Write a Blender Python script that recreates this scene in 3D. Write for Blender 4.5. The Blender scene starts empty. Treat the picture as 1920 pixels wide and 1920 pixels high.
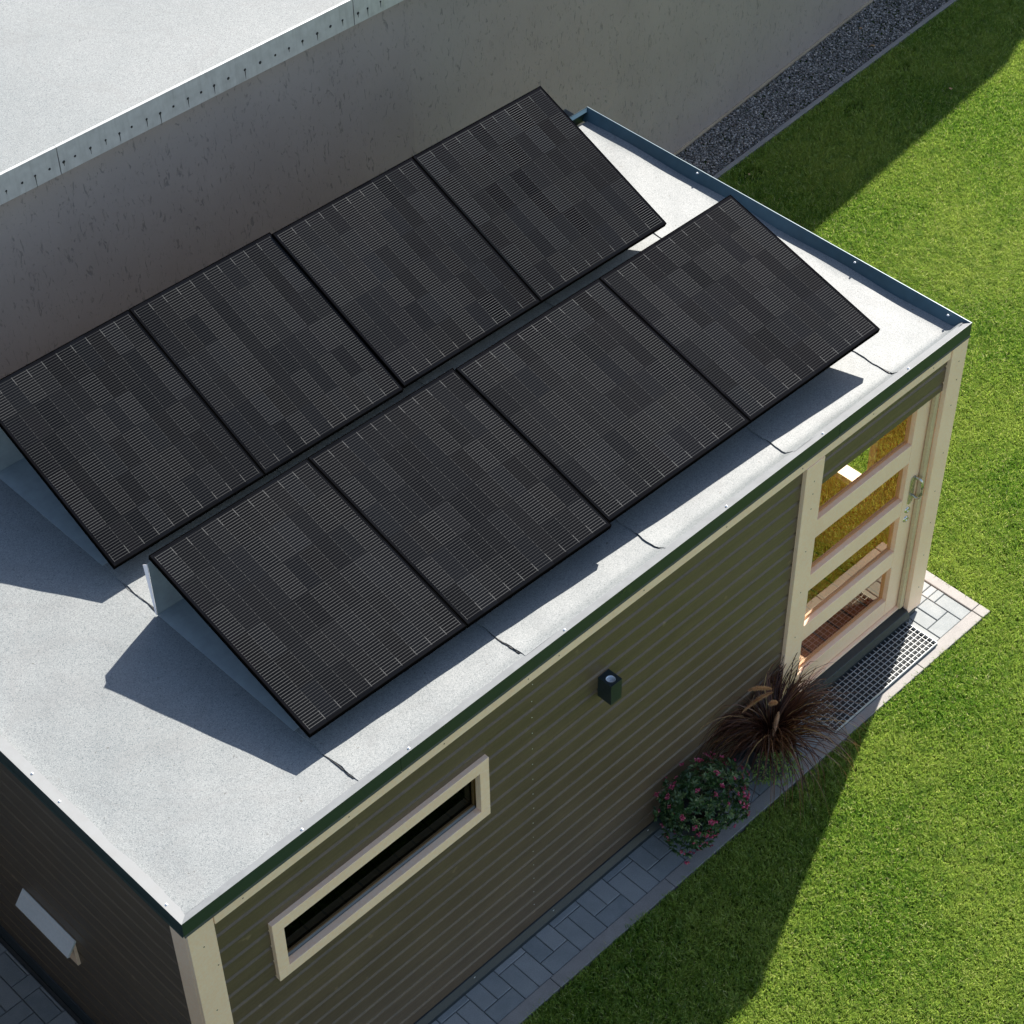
import bpy, math, random
import numpy as np
from mathutils import Vector, Matrix, Quaternion

random.seed(7)
rng = np.random.default_rng(11)
sc = bpy.context.scene

# ------------------------------------------------------------------ camera
cam_d = bpy.data.cameras.new("camera")
cam_d.sensor_width = 36.0
cam_d.lens = 36.0 * 3994.1 / 1920.0
cam_d.clip_start = 0.1
cam_d.clip_end = 1000.0
cam = bpy.data.objects.new("camera", cam_d)
sc.collection.objects.link(cam)
AZ, EL, RO = 0.7650, -0.7918, -0.0180
CAMPOS = Vector((-2.6325, -4.9115, 10.4922))
fw = Vector((math.sin(AZ) * math.cos(EL), math.cos(AZ) * math.cos(EL), math.sin(EL)))
rt = fw.cross(Vector((0, 0, 1))).normalized()
up = rt.cross(fw)
r2 = rt * math.cos(RO) + up * math.sin(RO)
u2 = -rt * math.sin(RO) + up * math.cos(RO)
M = Matrix((r2, u2, -fw)).transposed().to_4x4()
M.translation = CAMPOS
cam.matrix_world = M
sc.camera = cam

# ------------------------------------------------------------------ light
SUN = Vector((1.1882, 0.4647, 1.0)).normalized()
sun_el = math.asin(SUN.z)
sun_rot = math.atan2(SUN.x, SUN.y)
world = bpy.data.worlds.new("World")
sc.world = world
world.use_nodes = True
wn = world.node_tree
wn.nodes.clear()
w_out = wn.nodes.new("ShaderNodeOutputWorld")
w_bg = wn.nodes.new("ShaderNodeBackground")
w_sky = wn.nodes.new("ShaderNodeTexSky")
w_sky.sky_type = 'NISHITA'
w_sky.sun_disc = False
w_sky.sun_elevation = sun_el
w_sky.sun_rotation = sun_rot
w_sky.ozone_density = 1.2
w_sky.dust_density = 0.6
w_bg.inputs[1].default_value = 0.076
w_wb = wn.nodes.new("ShaderNodeMix"); w_wb.data_type = 'RGBA'; w_wb.blend_type = 'MULTIPLY'
w_wb.inputs[0].default_value = 1.0; w_wb.inputs[7].default_value = (1.11, 1.0, 0.92, 1)   # warm white balance
wn.links.new(w_sky.outputs[0], w_wb.inputs[6])
wn.links.new(w_wb.outputs[2], w_bg.inputs[0])
wn.links.new(w_bg.outputs[0], w_out.inputs[0])

sun_d = bpy.data.lights.new("sun", 'SUN')
sun_d.energy = 4.4
sun_d.angle = math.radians(0.5)
sun_d.color = (1.0, 0.93, 0.84)
sun = bpy.data.objects.new("sun", sun_d)
sun.rotation_euler = (-SUN).to_track_quat('-Z', 'Y').to_euler()
sun.location = (10, 6, 14)
sc.collection.objects.link(sun)

sc.view_settings.view_transform = 'Standard'
sc.view_settings.look = 'None'
sc.view_settings.exposure = 1.58
sc.view_settings.gamma = 1.0
sc.view_settings.use_curve_mapping = False

# ------------------------------------------------------------------ helpers
HR = 2.481            # height of the shed's roof rim above the ground
L, W = 5.79, 3.085    # shed length along x, depth along y

class MB:
    def __init__(s): s.v = []; s.f = []
    def quad(s, a, b, c, d):
        n = len(s.v); s.v += [a, b, c, d]; s.f.append((n, n+1, n+2, n+3)); return s
    def poly(s, pts):
        n = len(s.v); s.v += list(pts); s.f.append(tuple(range(n, n+len(pts)))); return s
    def box(s, x0, x1, y0, y1, z0, z1):
        n = len(s.v)
        s.v += [(x0,y0,z0),(x1,y0,z0),(x1,y1,z0),(x0,y1,z0),(x0,y0,z1),(x1,y0,z1),(x1,y1,z1),(x0,y1,z1)]
        s.f += [(n,n+3,n+2,n+1),(n+4,n+5,n+6,n+7),(n,n+1,n+5,n+4),(n+1,n+2,n+6,n+5),(n+2,n+3,n+7,n+6),(n+3,n,n+4,n+7)]
        return s
    def prism(s, pts, vec):
        n = len(s.v); k = len(pts); vec = Vector(vec)
        s.v += [tuple(p) for p in pts] + [tuple(Vector(p)+vec) for p in pts]
        s.f.append(tuple(range(n+k-1, n-1, -1))); s.f.append(tuple(range(n+k, n+2*k)))
        for i in range(k):
            j = (i+1) % k
            s.f.append((n+i, n+j, n+k+j, n+k+i))
        return s
    def tube(s, pts, rad, seg=8, caps=True):
        pts = [Vector(p) for p in pts]; base = len(s.v); m = len(pts)
        rs = rad if isinstance(rad, (list, tuple)) else [rad]*m
        for i, p in enumerate(pts):
            t = (pts[min(i+1, m-1)] - pts[max(i-1, 0)]).normalized()
            a = t.cross(Vector((0, 0, 1)))
            if a.length < 1e-3: a = t.cross(Vector((1, 0, 0)))
            a.normalize(); b = t.cross(a)
            for k in range(seg):
                q = 2*math.pi*k/seg
                s.v.append(tuple(p + (a*math.cos(q) + b*math.sin(q))*rs[i]))
        for i in range(m-1):
            for k in range(seg):
                k2 = (k+1) % seg
                s.f.append((base+i*seg+k, base+i*seg+k2, base+(i+1)*seg+k2, base+(i+1)*seg+k))
        if caps:
            s.f.append(tuple(base+k for k in range(seg-1, -1, -1)))
            s.f.append(tuple(base+(m-1)*seg+k for k in range(seg)))
        return s
    def lathe(s, c, prof, seg=32):
        base = len(s.v)
        for r, z in prof:
            for k in range(seg):
                q = 2*math.pi*k/seg
                s.v.append((c[0]+r*math.cos(q), c[1]+r*math.sin(q), c[2]+z))
        for i in range(len(prof)-1):
            for k in range(seg):
                k2 = (k+1) % seg
                s.f.append((base+i*seg+k, base+i*seg+k2, base+(i+1)*seg+k2, base+(i+1)*seg+k))
        return s
    def build(s, name, mat, parent=None, bevel=0, smooth=False):
        me = bpy.data.meshes.new(name)
        me.from_pydata([tuple(v) for v in s.v], [], s.f)
        me.update()
        return link_mesh(name, me, mat, parent, bevel, smooth)

def link_mesh(name, me, mat, parent=None, bevel=0, smooth=False):
    if mat: me.materials.append(mat)
    o = bpy.data.objects.new(name, me)
    sc.collection.objects.link(o)
    if parent: o.parent = parent
    if smooth:
        me.polygons.foreach_set("use_smooth", [True]*len(me.polygons))
    if bevel:
        b = o.modifiers.new("bevel", 'BEVEL'); b.width = bevel; b.segments = 2
        b.limit_method = 'ANGLE'; b.angle_limit = math.radians(40)
    return o

def np_mesh(name, V, F, mat, parent=None, attr=None):
    """V (n,3), F (m,k) all faces with the same number of corners"""
    me = bpy.data.meshes.new(name)
    k = F.shape[1]
    me.vertices.add(len(V)); me.loops.add(F.size); me.polygons.add(len(F))
    me.vertices.foreach_set("co", V.astype(np.float32).ravel())
    me.loops.foreach_set("vertex_index", F.astype(np.int32).ravel())
    me.polygons.foreach_set("loop_start", np.arange(0, F.size, k, dtype=np.int32))
    try: me.polygons.foreach_set("loop_total", np.full(len(F), k, dtype=np.int32))
    except Exception: pass
    if attr is not None:
        a = me.attributes.new("rnd", 'FLOAT', 'POINT')
        a.data.foreach_set("value", attr.astype(np.float32))
    me.update()
    return link_mesh(name, me, mat, parent)

def empty(name, loc=(0, 0, 0), label=None, cat=None, group=None, kind=None):
    o = bpy.data.objects.new(name, None)
    o.empty_display_size = 0.2
    o.location = loc
    sc.collection.objects.link(o)
    tag(o, label, cat, group, kind)
    return o

def tag(o, label=None, cat=None, group=None, kind=None):
    if label: o["label"] = label
    if cat: o["category"] = cat
    if group: o["group"] = group
    if kind: o["kind"] = kind
    return o

def copy_tree(o, parent=None):
    c = o.copy(); sc.collection.objects.link(c)
    if parent: c.parent = parent
    for ch in list(o.children): copy_tree(ch, c)
    return c

# ------------------------------------------------------------------ materials
class NT:
    def __init__(s, name):
        s.m = bpy.data.materials.new(name); s.m.use_nodes = True
        s.t = s.m.node_tree; s.t.nodes.clear()
        s.out = s.t.nodes.new("ShaderNodeOutputMaterial")
        s.b = s.t.nodes.new("ShaderNodeBsdfPrincipled")
        s.t.links.new(s.b.outputs[0], s.out.inputs[0])
    def n(s, typ, **kw):
        nd = s.t.nodes.new("ShaderNode" + typ)
        for k, v in kw.items():
            if k.startswith("i_"): nd.inputs[int(k[2:])].default_value = v
            else: setattr(nd, k, v)
        return nd
    def l(s, a, b): s.t.links.new(a, b)
    def coord(s, scale=(1, 1, 1), kind="Object", rot=(0, 0, 0)):
        tc = s.n("TexCoord"); mp = s.n("Mapping")
        mp.inputs["Scale"].default_value = scale
        mp.inputs["Rotation"].default_value = rot
        s.l(tc.outputs[kind], mp.inputs[0]); return mp.outputs[0]
    def noise(s, co, scale, detail=3, rough=0.55, dist=0.0):
        nd = s.n("TexNoise"); nd.inputs["Scale"].default_value = scale
        nd.inputs["Detail"].default_value = detail; nd.inputs["Roughness"].default_value = rough
        nd.inputs["Distortion"].default_value = dist
        s.l(co, nd.inputs["Vector"]); return nd.outputs["Fac"]
    def ramp(s, fac, stops):
        r = s.n("ValToRGB"); e = r.color_ramp.elements
        while len(e) > 1: e.remove(e[-1])
        e[0].position = stops[0][0]; e[0].color = tuple(stops[0][1]) + (1,)
        for p, c in stops[1:]:
            q = e.new(p); q.color = tuple(c) + (1,)
        s.l(fac, r.inputs[0]); return r.outputs[0]
    def math(s, op, a, b=None, c=None):
        nd = s.n("Math", operation=op)
        for i, x in enumerate((a, b, c)):
            if x is None: continue
            if hasattr(x, "links"): s.l(x, nd.inputs[i])
            else: nd.inputs[i].default_value = x
        return nd.outputs[0]
    def mix(s, fac, a, b, mode='MIX'):
        nd = s.n("Mix", data_type='RGBA', blend_type=mode)
        for idx, x in ((0, fac), (6, a), (7, b)):
            if hasattr(x, "links"): s.l(x, nd.inputs[idx])
            else: nd.inputs[idx].default_value = x if idx == 0 else (tuple(x) + (1,) if len(x) == 3 else x)
        return nd.outputs[2]
    def bump(s, h, strength=0.3, dist=0.01, prev=None):
        nd = s.n("Bump"); nd.inputs["Strength"].default_value = strength
        nd.inputs["Distance"].default_value = dist
        s.l(h, nd.inputs["Height"])
        if prev is not None: s.l(prev, nd.inputs["Normal"])
        return nd.outputs[0]
    def set(s, color=None, rough=None, spec=None, metal=None, normal=None):
        for key, v in (("Base Color", color), ("Roughness", rough), ("Specular IOR Level", spec), ("Metallic", metal), ("Normal", normal)):
            if v is None: continue
            if hasattr(v, "links"): s.l(v, s.b.inputs[key])
            else: s.b.inputs[key].default_value = (tuple(v) + (1,)) if key == "Base Color" else v
        return s.m

def grey(v): return (v, v, v)

def mat_painted(name, col, rough=0.45, var=0.10, spec=0.5, grain=True, boards=False):
    t = NT(name); co = t.coord()
    n1 = t.noise(co, 2.3, 4); n2 = t.noise(co, 60, 3)
    c = t.mix(t.ramp(n1, [(0.3, grey(0)), (0.7, grey(1))]), tuple(x*(1-var) for x in col), tuple(min(1, x*(1+var)) for x in col))
    c = t.mix(0.12, c, t.ramp(n2, [(0.35, grey(0.2)), (0.65, grey(0.9))]), 'OVERLAY')
    if boards:      # weathered wood grain running along the boards, splash dirt and small scuffs
        gr_ = t.noise(t.coord((0.8, 0.8, 26)), 2.0, 5, 0.7, 0.5)
        c = t.mix(0.55, c, t.ramp(gr_, [(0.3, grey(0.30)), (0.7, grey(0.68))]), 'OVERLAY')
        sp_ = t.noise(co, 13, 2, 0.5)
        c = t.mix(t.ramp(sp_, [(0.73, grey(0)), (0.77, grey(0.55))]), c, tuple(min(1, x*2.1) for x in col))
        c = t.mix(t.ramp(t.noise(co, 21, 2, 0.5, 0.4), [(0.72, grey(0)), (0.78, grey(0.5))]), c, tuple(x*0.35 for x in col))
    r = t.math('MULTIPLY_ADD', n1, 0.25, rough-0.12)
    g = t.noise(t.coord((3, 3, 3)), 40, 4)
    return t.set(c, r, spec, normal=t.bump(g, 0.06 if grain else 0.02, 0.004))

def mat_roof():
    t = NT("roof_membrane"); co = t.coord()
    v = t.n("TexVoronoi"); v.inputs["Scale"].default_value = 230; t.l(co, v.inputs["Vector"])
    sp = t.n("SeparateColor"); t.l(v.outputs["Color"], sp.inputs[0])
    gran = t.ramp(sp.outputs[0], [(0.0, (0.08994, 0.1073, 0.1141)), (0.10, (0.1453, 0.1626, 0.1695)), (0.55, (0.1833, 0.1993, 0.2055)), (1.0, (0.2318, 0.2456, 0.2491))])
    big = t.noise(co, 1.1, 5, 0.6)
    mid = t.noise(co, 9, 4, 0.6)
    c = t.mix(t.ramp(big, [(0.35, grey(0)), (0.7, grey(1))]), (0.86, 0.88, 0.88), (1.0, 1.0, 0.99))
    c = t.mix(1.0, gran, c, 'MULTIPLY')
    c = t.mix(t.ramp(mid, [(0.45, grey(0)), (0.75, grey(0.22))]), c, (0.16, 0.17, 0.17))
    # old water tide marks
    w = t.noise(t.coord((1, 1, 1)), 0.8, 3, 0.5, 1.2)
    tide = t.ramp(w, [(0.47, grey(0)), (0.49, grey(0.15)), (0.51, grey(0))])
    c = t.mix(tide, c, (0.12, 0.12, 0.12))
    c = t.mix(t.ramp(t.noise(co, 38, 2, 0.5), [(0.735, grey(0)), (0.76, grey(0.6))]), c, (0.05, 0.045, 0.035))
    h = t.math('ADD', t.math('MULTIPLY', sp.outputs[1], 0.5), t.math('MULTIPLY', mid, 2.0))
    return t.set(c, 0.6, 0.45, normal=t.bump(h, 0.30, 0.003))

def mat_plaster():
    t = NT("grey_plaster"); co = t.coord()
    # trowelled scratches, most of them running down the wall
    a = t.noise(t.coord((34, 34, 11), rot=(0, 0.16, 0)), 1.0, 3, 0.6, 1.4)
    b = t.noise(t.coord((40, 40, 17), rot=(0, -0.5, 0)), 1.1, 3, 0.6, 1.0)
    m = t.noise(co, 1.7, 3)
    sa = t.ramp(a, [(0.60, grey(0)), (0.68, grey(1))])
    sb = t.ramp(b, [(0.63, grey(0)), (0.71, grey(0.8))])
    s_ = t.mix(1.0, sa, sb, 'LIGHTEN')
    fine = t.noise(co, 120, 3)
    c = t.mix(t.ramp(m, [(0.35, grey(0)), (0.7, grey(1))]), (0.298, 0.266, 0.245), (0.325, 0.291, 0.268))
    c = t.mix(t.math("MULTIPLY", s_, 0.7), c, (0.17, 0.16, 0.152))
    sep = t.n("SeparateXYZ"); t.l(co, sep.inputs[0])
    h = t.math('ADD', t.math('MULTIPLY', s_, -0.8), t.math('ADD', t.math('MULTIPLY', fine, 0.5), t.math('MULTIPLY', t.noise(co, 9, 4), 1.2)))
    return t.set(c, 0.9, 0.2, normal=t.bump(h, 0.6, 0.006))

def mat_metal(name, col, rough, metal=0.8, streak=False):
    t = NT(name); co = t.coord()
    n1 = t.noise(co, 14, 4, 0.6)
    n2 = t.noise(t.coord((16, 16, 1.4)), 2.2, 4, 0.65)
    c = t.mix(t.ramp(n1, [(0.3, grey(0)), (0.7, grey(1))]), tuple(x*0.88 for x in col), tuple(min(1, x*1.1) for x in col))
    if streak:
        c = t.mix(t.ramp(n2, [(0.5, grey(0)), (0.75, grey(0.35))]), c, (0.23, 0.235, 0.23))
    return t.set(c, t.math('MULTIPLY_ADD', n1, 0.2, rough-0.08), 0.5, metal, normal=t.bump(t.noise(co, 3.0, 2), 0.15, 0.01))

def mat_paver(name, c0, c1):
    t = NT(name); co = t.coord()
    at = t.n("Attribute", attribute_name="rnd")
    n1 = t.noise(co, 9, 4, 0.65); n2 = t.noise(co, 190, 3, 0.7)
    c = t.mix(at.outputs["Fac"], c0, c1)
    c = t.mix(t.ramp(n1, [(0.4, grey(0)), (0.75, grey(0.4))]), c, tuple(x*1.25 for x in c1))
    c = t.mix(0.35, c, t.ramp(n2, [(0.3, grey(0.25)), (0.7, grey(0.75))]), 'OVERLAY')
    return t.set(c, 0.72, 0.4, normal=t.bump(n2, 0.35, 0.002))

def mat_wood(name, c0, c1, rough=0.45, axis='y', plank=0.12):
    t = NT(name)
    sx = (14, 0.9, 14) if axis == 'y' else (0.9, 14, 14) if axis == 'x' else (14, 14, 0.9)
    g = t.noise(t.coord(sx), 2.0, 5, 0.6, 0.8)
    c = t.ramp(g, [(0.3, c0), (0.7, c1)])
    if plank:
        sp = t.n("SeparateXYZ"); t.l(t.coord(), sp.inputs[0])
        q = sp.outputs[0 if axis == 'y' else 1 if axis == 'x' else 0]
        fr = t.math('FRACT', t.math('DIVIDE', q, plank))
        gap = t.math('LESS_THAN', t.math('MULTIPLY', fr, t.math('SUBTRACT', 1.0, fr)), 0.05)
        wn_ = t.n("TexWhiteNoise", noise_dimensions='1D'); t.l(t.math('FLOOR', t.math('DIVIDE', q, plank)), wn_.inputs["W"])
        c = t.mix(t.math('MULTIPLY', wn_.outputs[0], 0.35), c, tuple(x*0.5 for x in c0))
        c = t.mix(gap, c, tuple(x*0.15 for x in c0))
    return t.set(c, rough, 0.5)

def mat_glass(name, refl, tint=(1, 1, 1), rcol=(0.95, 0.97, 0.95), graze=0.8):
    m = bpy.data.materials.new(name); m.use_nodes = True; nt = m.node_tree; nt.nodes.clear()
    N_ = nt.nodes.new; K = nt.links.new
    o = N_("ShaderNodeOutputMaterial"); tr = N_("ShaderNodeBsdfTransparent")
    gl = N_("ShaderNodeBsdfGlossy"); mx = N_("ShaderNodeMixShader")
    lw = N_("ShaderNodeLayerWeight"); lw.inputs[0].default_value = 0.5
    pw = N_("ShaderNodeMath"); pw.operation = 'POWER'; pw.inputs[1].default_value = 4.0
    ad = N_("ShaderNodeMath"); ad.operation = 'MULTIPLY_ADD'; ad.inputs[1].default_value = graze; ad.inputs[2].default_value = refl
    nz = N_("ShaderNodeTexNoise"); nz.inputs["Scale"].default_value = 1.2
    bp = N_("ShaderNodeBump"); bp.inputs["Strength"].default_value = 0.02; bp.inputs["Distance"].default_value = 0.05
    tc = N_("ShaderNodeTexCoord")
    K(tc.outputs["Object"], nz.inputs["Vector"]); K(nz.outputs[0], bp.inputs["Height"]); K(bp.outputs[0], gl.inputs["Normal"])
    tr.inputs[0].default_value = tint + (1,); gl.inputs["Roughness"].default_value = 0.0
    gl.inputs[0].default_value = rcol + (1,)
    K(lw.outputs["Facing"], pw.inputs[0]); K(pw.outputs[0], ad.inputs[0]); K(ad.outputs[0], mx.inputs[0])
    K(tr.outputs[0], mx.inputs[1]); K(gl.outputs[0], mx.inputs[2]); K(mx.outputs[0], o.inputs[0])
    return m

def mat_leaf(name, stops, rough=0.4, trans=0.35, noise_scale=1.1, patch=None):
    t = NT(name)
    at = t.n("Attribute", attribute_name="rnd")
    c = t.ramp(at.outputs["Fac"], stops)
    if patch:
        g = t.n("NewGeometry")
        nz = t.noise(g.outputs["Position"], noise_scale, 4, 0.6)
        nz2 = t.noise(g.outputs["Position"], 9.0, 3, 0.6)
        c = t.mix(t.ramp(nz, [(0.38, grey(0)), (0.66, grey(0.6))]), c, patch[0])
        c = t.mix(t.ramp(nz2, [(0.5, grey(0)), (0.72, grey(0.55))]), c, patch[1])
    t.set(c, rough, 0.5)
    tl = t.n("BsdfTranslucent"); t.l(c, tl.inputs[0])
    mx = t.n("MixShader"); mx.inputs[0].default_value = trans
    t.l(t.b.outputs[0], mx.inputs[1]); t.l(tl.outputs[0], mx.inputs[2]); t.l(mx.outputs[0], t.out.inputs[0])
    return t.m

def mat_cells():
    """monocrystalline cells: 10 columns, 6 rows, fine silver fingers across each cell"""
    t = NT("solar_cells")
    tc = t.n("TexCoord"); sp = t.n("SeparateXYZ"); t.l(tc.outputs["UV"], sp.inputs[0])
    u, v = sp.outputs[0], sp.outputs[1]
    oi = t.n("ObjectInfo")
    NX, NY, NL = 10.0, 6.0, 13.0
    cu = t.math('MULTIPLY', u, NX); cv = t.math('MULTIPLY', v, NY)
    iu = t.math('FLOOR', cu); iv = t.math('FLOOR', cv)
    fu = t.math('FRACT', cu); fv = t.math('FRACT', cv)
    cm = t.n("CombineXYZ"); t.l(iu, cm.inputs[0]); t.l(iv, cm.inputs[1]); t.l(t.math('MULTIPLY', oi.outputs["Random"], 37.0), cm.inputs[2])
    wn_ = t.n("TexWhiteNoise", noise_dimensions='3D'); t.l(cm.outputs[0], wn_.inputs["Vector"])
    spw = t.n("SeparateColor"); t.l(wn_.outputs["Color"], spw.inputs[0])
    cm2 = t.n("CombineXYZ"); t.l(iu, cm2.inputs[0]); t.l(t.math('MULTIPLY', oi.outputs["Random"], 91.0), cm2.inputs[2])
    wc = t.n("TexWhiteNoise", noise_dimensions='3D'); t.l(cm2.outputs[0], wc.inputs["Vector"])
    inside = t.math('MULTIPLY', t.math('GREATER_THAN', u, 0.0), t.math('LESS_THAN', u, 1.0))
    inside = t.math('MULTIPLY', inside, t.math('MULTIPLY', t.math('GREATER_THAN', v, 0.0), t.math('LESS_THAN', v, 1.0)))
    # fingers
    fl = t.math('FRACT', t.math('MULTIPLY', fv, NL))
    d = t.math('ABSOLUTE', t.math('SUBTRACT', fl, 0.5))
    line = t.n("MapRange", interpolation_type='SMOOTHSTEP'); line.inputs[1].default_value = 0.16; line.inputs[2].default_value = 0.04
    t.l(d, line.inputs[0])
    bright = t.n("MapRange", interpolation_type='SMOOTHSTEP'); bright.inputs[1].default_value = 0.28; bright.inputs[2].default_value = 0.72
    t.l(t.math('MULTIPLY_ADD', wc.outputs["Value"], 0.42, t.math('MULTIPLY', spw.outputs[0], 0.58)), bright.inputs[0])
    dash = t.math('GREATER_THAN', t.math('ABSOLUTE', t.math('SUBTRACT', t.math('FRACT', t.math('MULTIPLY', fu, 5.0)), 0.5)), 0.12)
    amp = t.math('MULTIPLY_ADD', bright.outputs[0], 0.40, 0.40)
    fing = t.math('MULTIPLY', t.math('MULTIPLY', line.outputs[0], amp), t.math('MULTIPLY_ADD', dash, 0.25, 0.75))
    # bus bars: short bright ends at the top and bottom rows, faint and dotted in between
    du = t.math('ABSOLUTE', t.math('SUBTRACT', fu, 0.5))
    bar = t.math('LESS_THAN', t.math('SUBTRACT', 0.5, du), 0.018)
    endz = t.math('GREATER_THAN', t.math('ABSOLUTE', t.math('SUBTRACT', v, 0.5)), 0.455)
    dots = t.math('GREATER_THAN', t.math('FRACT', t.math('MULTIPLY', fv, NL*0.5)), 0.5)
    side = t.math('LESS_THAN', t.math('SUBTRACT', 0.5, du), 0.10)
    busb = t.math('MULTIPLY', bar, t.math('MULTIPLY_ADD', endz, 0.75, t.math('MULTIPLY', dots, 0.35)))
    soft = t.math('MULTIPLY', t.math('MULTIPLY', side, line.outputs[0]), 0.30)
    gap = t.math('LESS_THAN', t.math('SUBTRACT', 0.5, t.math('ABSOLUTE', t.math('SUBTRACT', fv, 0.5))), 0.012)
    total = t.math('MULTIPLY', t.math('MAXIMUM', t.math('MAXIMUM', fing, busb), soft), t.math('SUBTRACT', 1.0, gap))
    total = t.math('MULTIPLY', total, inside)
    cell = t.mix(spw.outputs[1], (0.00192, 0.00208, 0.00256), (0.0044, 0.00496, 0.00624))
    cell = t.mix(t.math('MULTIPLY', spw.outputs[2], 0.5), cell, (0.0045, 0.0042, 0.0042))
    c = t.mix(total, cell, (0.084, 0.0856, 0.084))
    t.set(c, 0.6, 0.0)
    t.b.inputs["Coat Weight"].default_value = 0.20
    t.b.inputs["Coat Roughness"].default_value = 0.03
    return t.m

ROOF = mat_roof()
PLASTER = mat_plaster()
SIDING = mat_painted("olive_siding", (0.120, 0.085, 0.055), 0.40, 0.08, 0.5, True, True)
SIDING_D = SIDING
CREAM = mat_painted("cream_paint", (0.99, 0.69, 0.49), 0.5, 0.04)
GREEN = mat_painted("dark_green_sheet", (0.018, 0.036, 0.031), 0.30, 0.08, 0.5, False)
ZINC = mat_metal("zinc_flange", (0.14, 0.152, 0.16), 0.6, 0.0)
GALV = mat_metal("galvanised_flashing", (0.468, 0.486, 0.486), 0.45, 0.25, True)
ALU = mat_metal("folded_sheet", (0.272, 0.32, 0.336), 0.45, 0.1)
LAV = mat_painted("white_sheet_edge", (0.82, 0.80, 0.86), 0.4, 0.03, 0.5, False)
BLACKF = mat_painted("black_anodised_frame", (0.0025, 0.0025, 0.0026), 0.6, 0.02, 0.0, False)
CELLS = mat_cells()
DARK = mat_painted("dark_plinth_sheet", (0.022, 0.030, 0.034), 0.35, 0.08, 0.5, False)
SCREW = mat_painted("pale_screw_cap", (0.85, 0.86, 0.86), 0.4, 0.03)
NAIL = mat_painted("rusty_nail", (0.02, 0.021, 0.02), 0.8, 0.1)
TRIMNAIL = mat_painted("sunk_nail", (0.16, 0.11, 0.06), 0.8, 0.1)
TAR = mat_painted("bitumen_bead", (0.018, 0.017, 0.015), 0.5, 0.2)
PAVER = mat_paver("concrete_paver", (0.185, 0.208, 0.214), (0.270, 0.282, 0.280))
KERB = mat_paver("concrete_kerb", (0.2337, 0.223, 0.2116), (0.2706, 0.2583, 0.246))
FLOORW = mat_wood("floor_planks", (0.34, 0.15, 0.035), (0.60, 0.30, 0.08), 0.4, 'y', 0.14)
LINING = mat_wood("pine_lining", (0.58, 0.30, 0.08), (0.75, 0.44, 0.14), 0.5, 'x', 0)
BEAD = mat_wood("orange_glazing_bead", (0.42, 0.17, 0.05), (0.56, 0.26, 0.08), 0.45, 'x', 0)
GLASSD = mat_glass("door_glass", 0.22, (1.0, 0.97, 0.9), (1.0, 0.86, 0.62))
GLASSW = mat_glass("window_glass", 0.02, (0.10, 0.12, 0.09), (0.8, 0.9, 0.7), 0.25)
STEEL = mat_metal("brushed_steel", (0.62, 0.61, 0.56), 0.25, 0.95)
GRATE = mat_metal("galvanised_grate", (0.50, 0.52, 0.52), 0.45, 0.2)
LAMPM = mat_painted("anthracite_lamp", (0.012, 0.022, 0.026), 0.4, 0.05, 0.5, False)
LENS = mat_metal("lamp_reflector", (0.80, 0.83, 0.86), 0.25, 0.3)
POT = mat_painted("anthracite_pot", (0.030, 0.034, 0.036), 0.35, 0.08, 0.5, False)
SOIL = mat_painted("potting_soil", (0.02, 0.014, 0.009), 0.95, 0.2)
GRASS = mat_leaf("grass_blades", [(0.0, (0.045, 0.13, 0.010)), (0.3, (0.115, 0.26, 0.024)), (0.65, (0.300, 0.44, 0.06)), (0.9, (0.54, 0.60, 0.19)), (1.0, (0.64, 0.60, 0.34))],
                 0.34, 0.5, 0.9, ((0.43, 0.52, 0.11), (0.07, 0.19, 0.015)))
BURG = mat_leaf("burgundy_leaves", [(0.0, (0.03, 0.011, 0.008)), (0.45, (0.10, 0.036, 0.020)), (0.8, (0.25, 0.11, 0.05)), (1.0, (0.50, 0.33, 0.13))], 0.35, 0.3)
PLUME = mat_leaf("plume_bristles", [(0.0, (0.45, 0.22, 0.12)), (1.0, (0.85, 0.58, 0.34))], 0.6, 0.4)
HERB = mat_leaf("bright_green_sprigs", [(0.0, (0.12, 0.22, 0.04)), (1.0, (0.40, 0.55, 0.16))], 0.4, 0.35)
SHRUB = mat_leaf("shrub_leaves", [(0.0, (0.022, 0.055, 0.016)), (0.6, (0.055, 0.12, 0.035)), (1.0, (0.18, 0.24, 0.09))], 0.3, 0.25)
PINK = mat_leaf("pink_petals", [(0.0, (0.36, 0.03, 0.09)), (0.6, (0.62, 0.10, 0.22)), (1.0, (0.80, 0.42, 0.44))], 0.45, 0.3)
DRYLEAF = mat_leaf("dry_leaf", [(0.0, (0.45, 0.28, 0.14)), (1.0, (0.6, 0.45, 0.28))], 0.6, 0.3)

def mat_soil():
    t = NT("lawn_soil"); co = t.coord()
    c = t.ramp(t.noise(co, 14, 5, 0.7), [(0.3, (0.03, 0.06, 0.01)), (0.6, (0.06, 0.11, 0.015)), (0.8, (0.10, 0.11, 0.03))])
    return t.set(c, 0.95, 0.2, normal=t.bump(t.noise(co, 60, 4), 0.8, 0.02))
LAWNSOIL = mat_soil()

def mat_gravel():
    t = NT("basalt_gravel")
    at = t.n("Attribute", attribute_name="rnd")
    c = t.ramp(at.outputs["Fac"], [(0.0, (0.05, 0.05, 0.05)), (0.4, (0.15, 0.145, 0.135)), (0.75, (0.34, 0.325, 0.30)), (1.0, (0.70, 0.66, 0.60))])
    return t.set(c, 0.6, 0.5)
GRAVEL = mat_gravel()

# ================================================================== SETTING
g = MB().quad((-150, -150, -0.035), (150, -150, -0.035), (150, 150, -0.035), (-150, 150, -0.035)).build("ground", LAWNSOIL)
tag(g, kind="structure")

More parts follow.
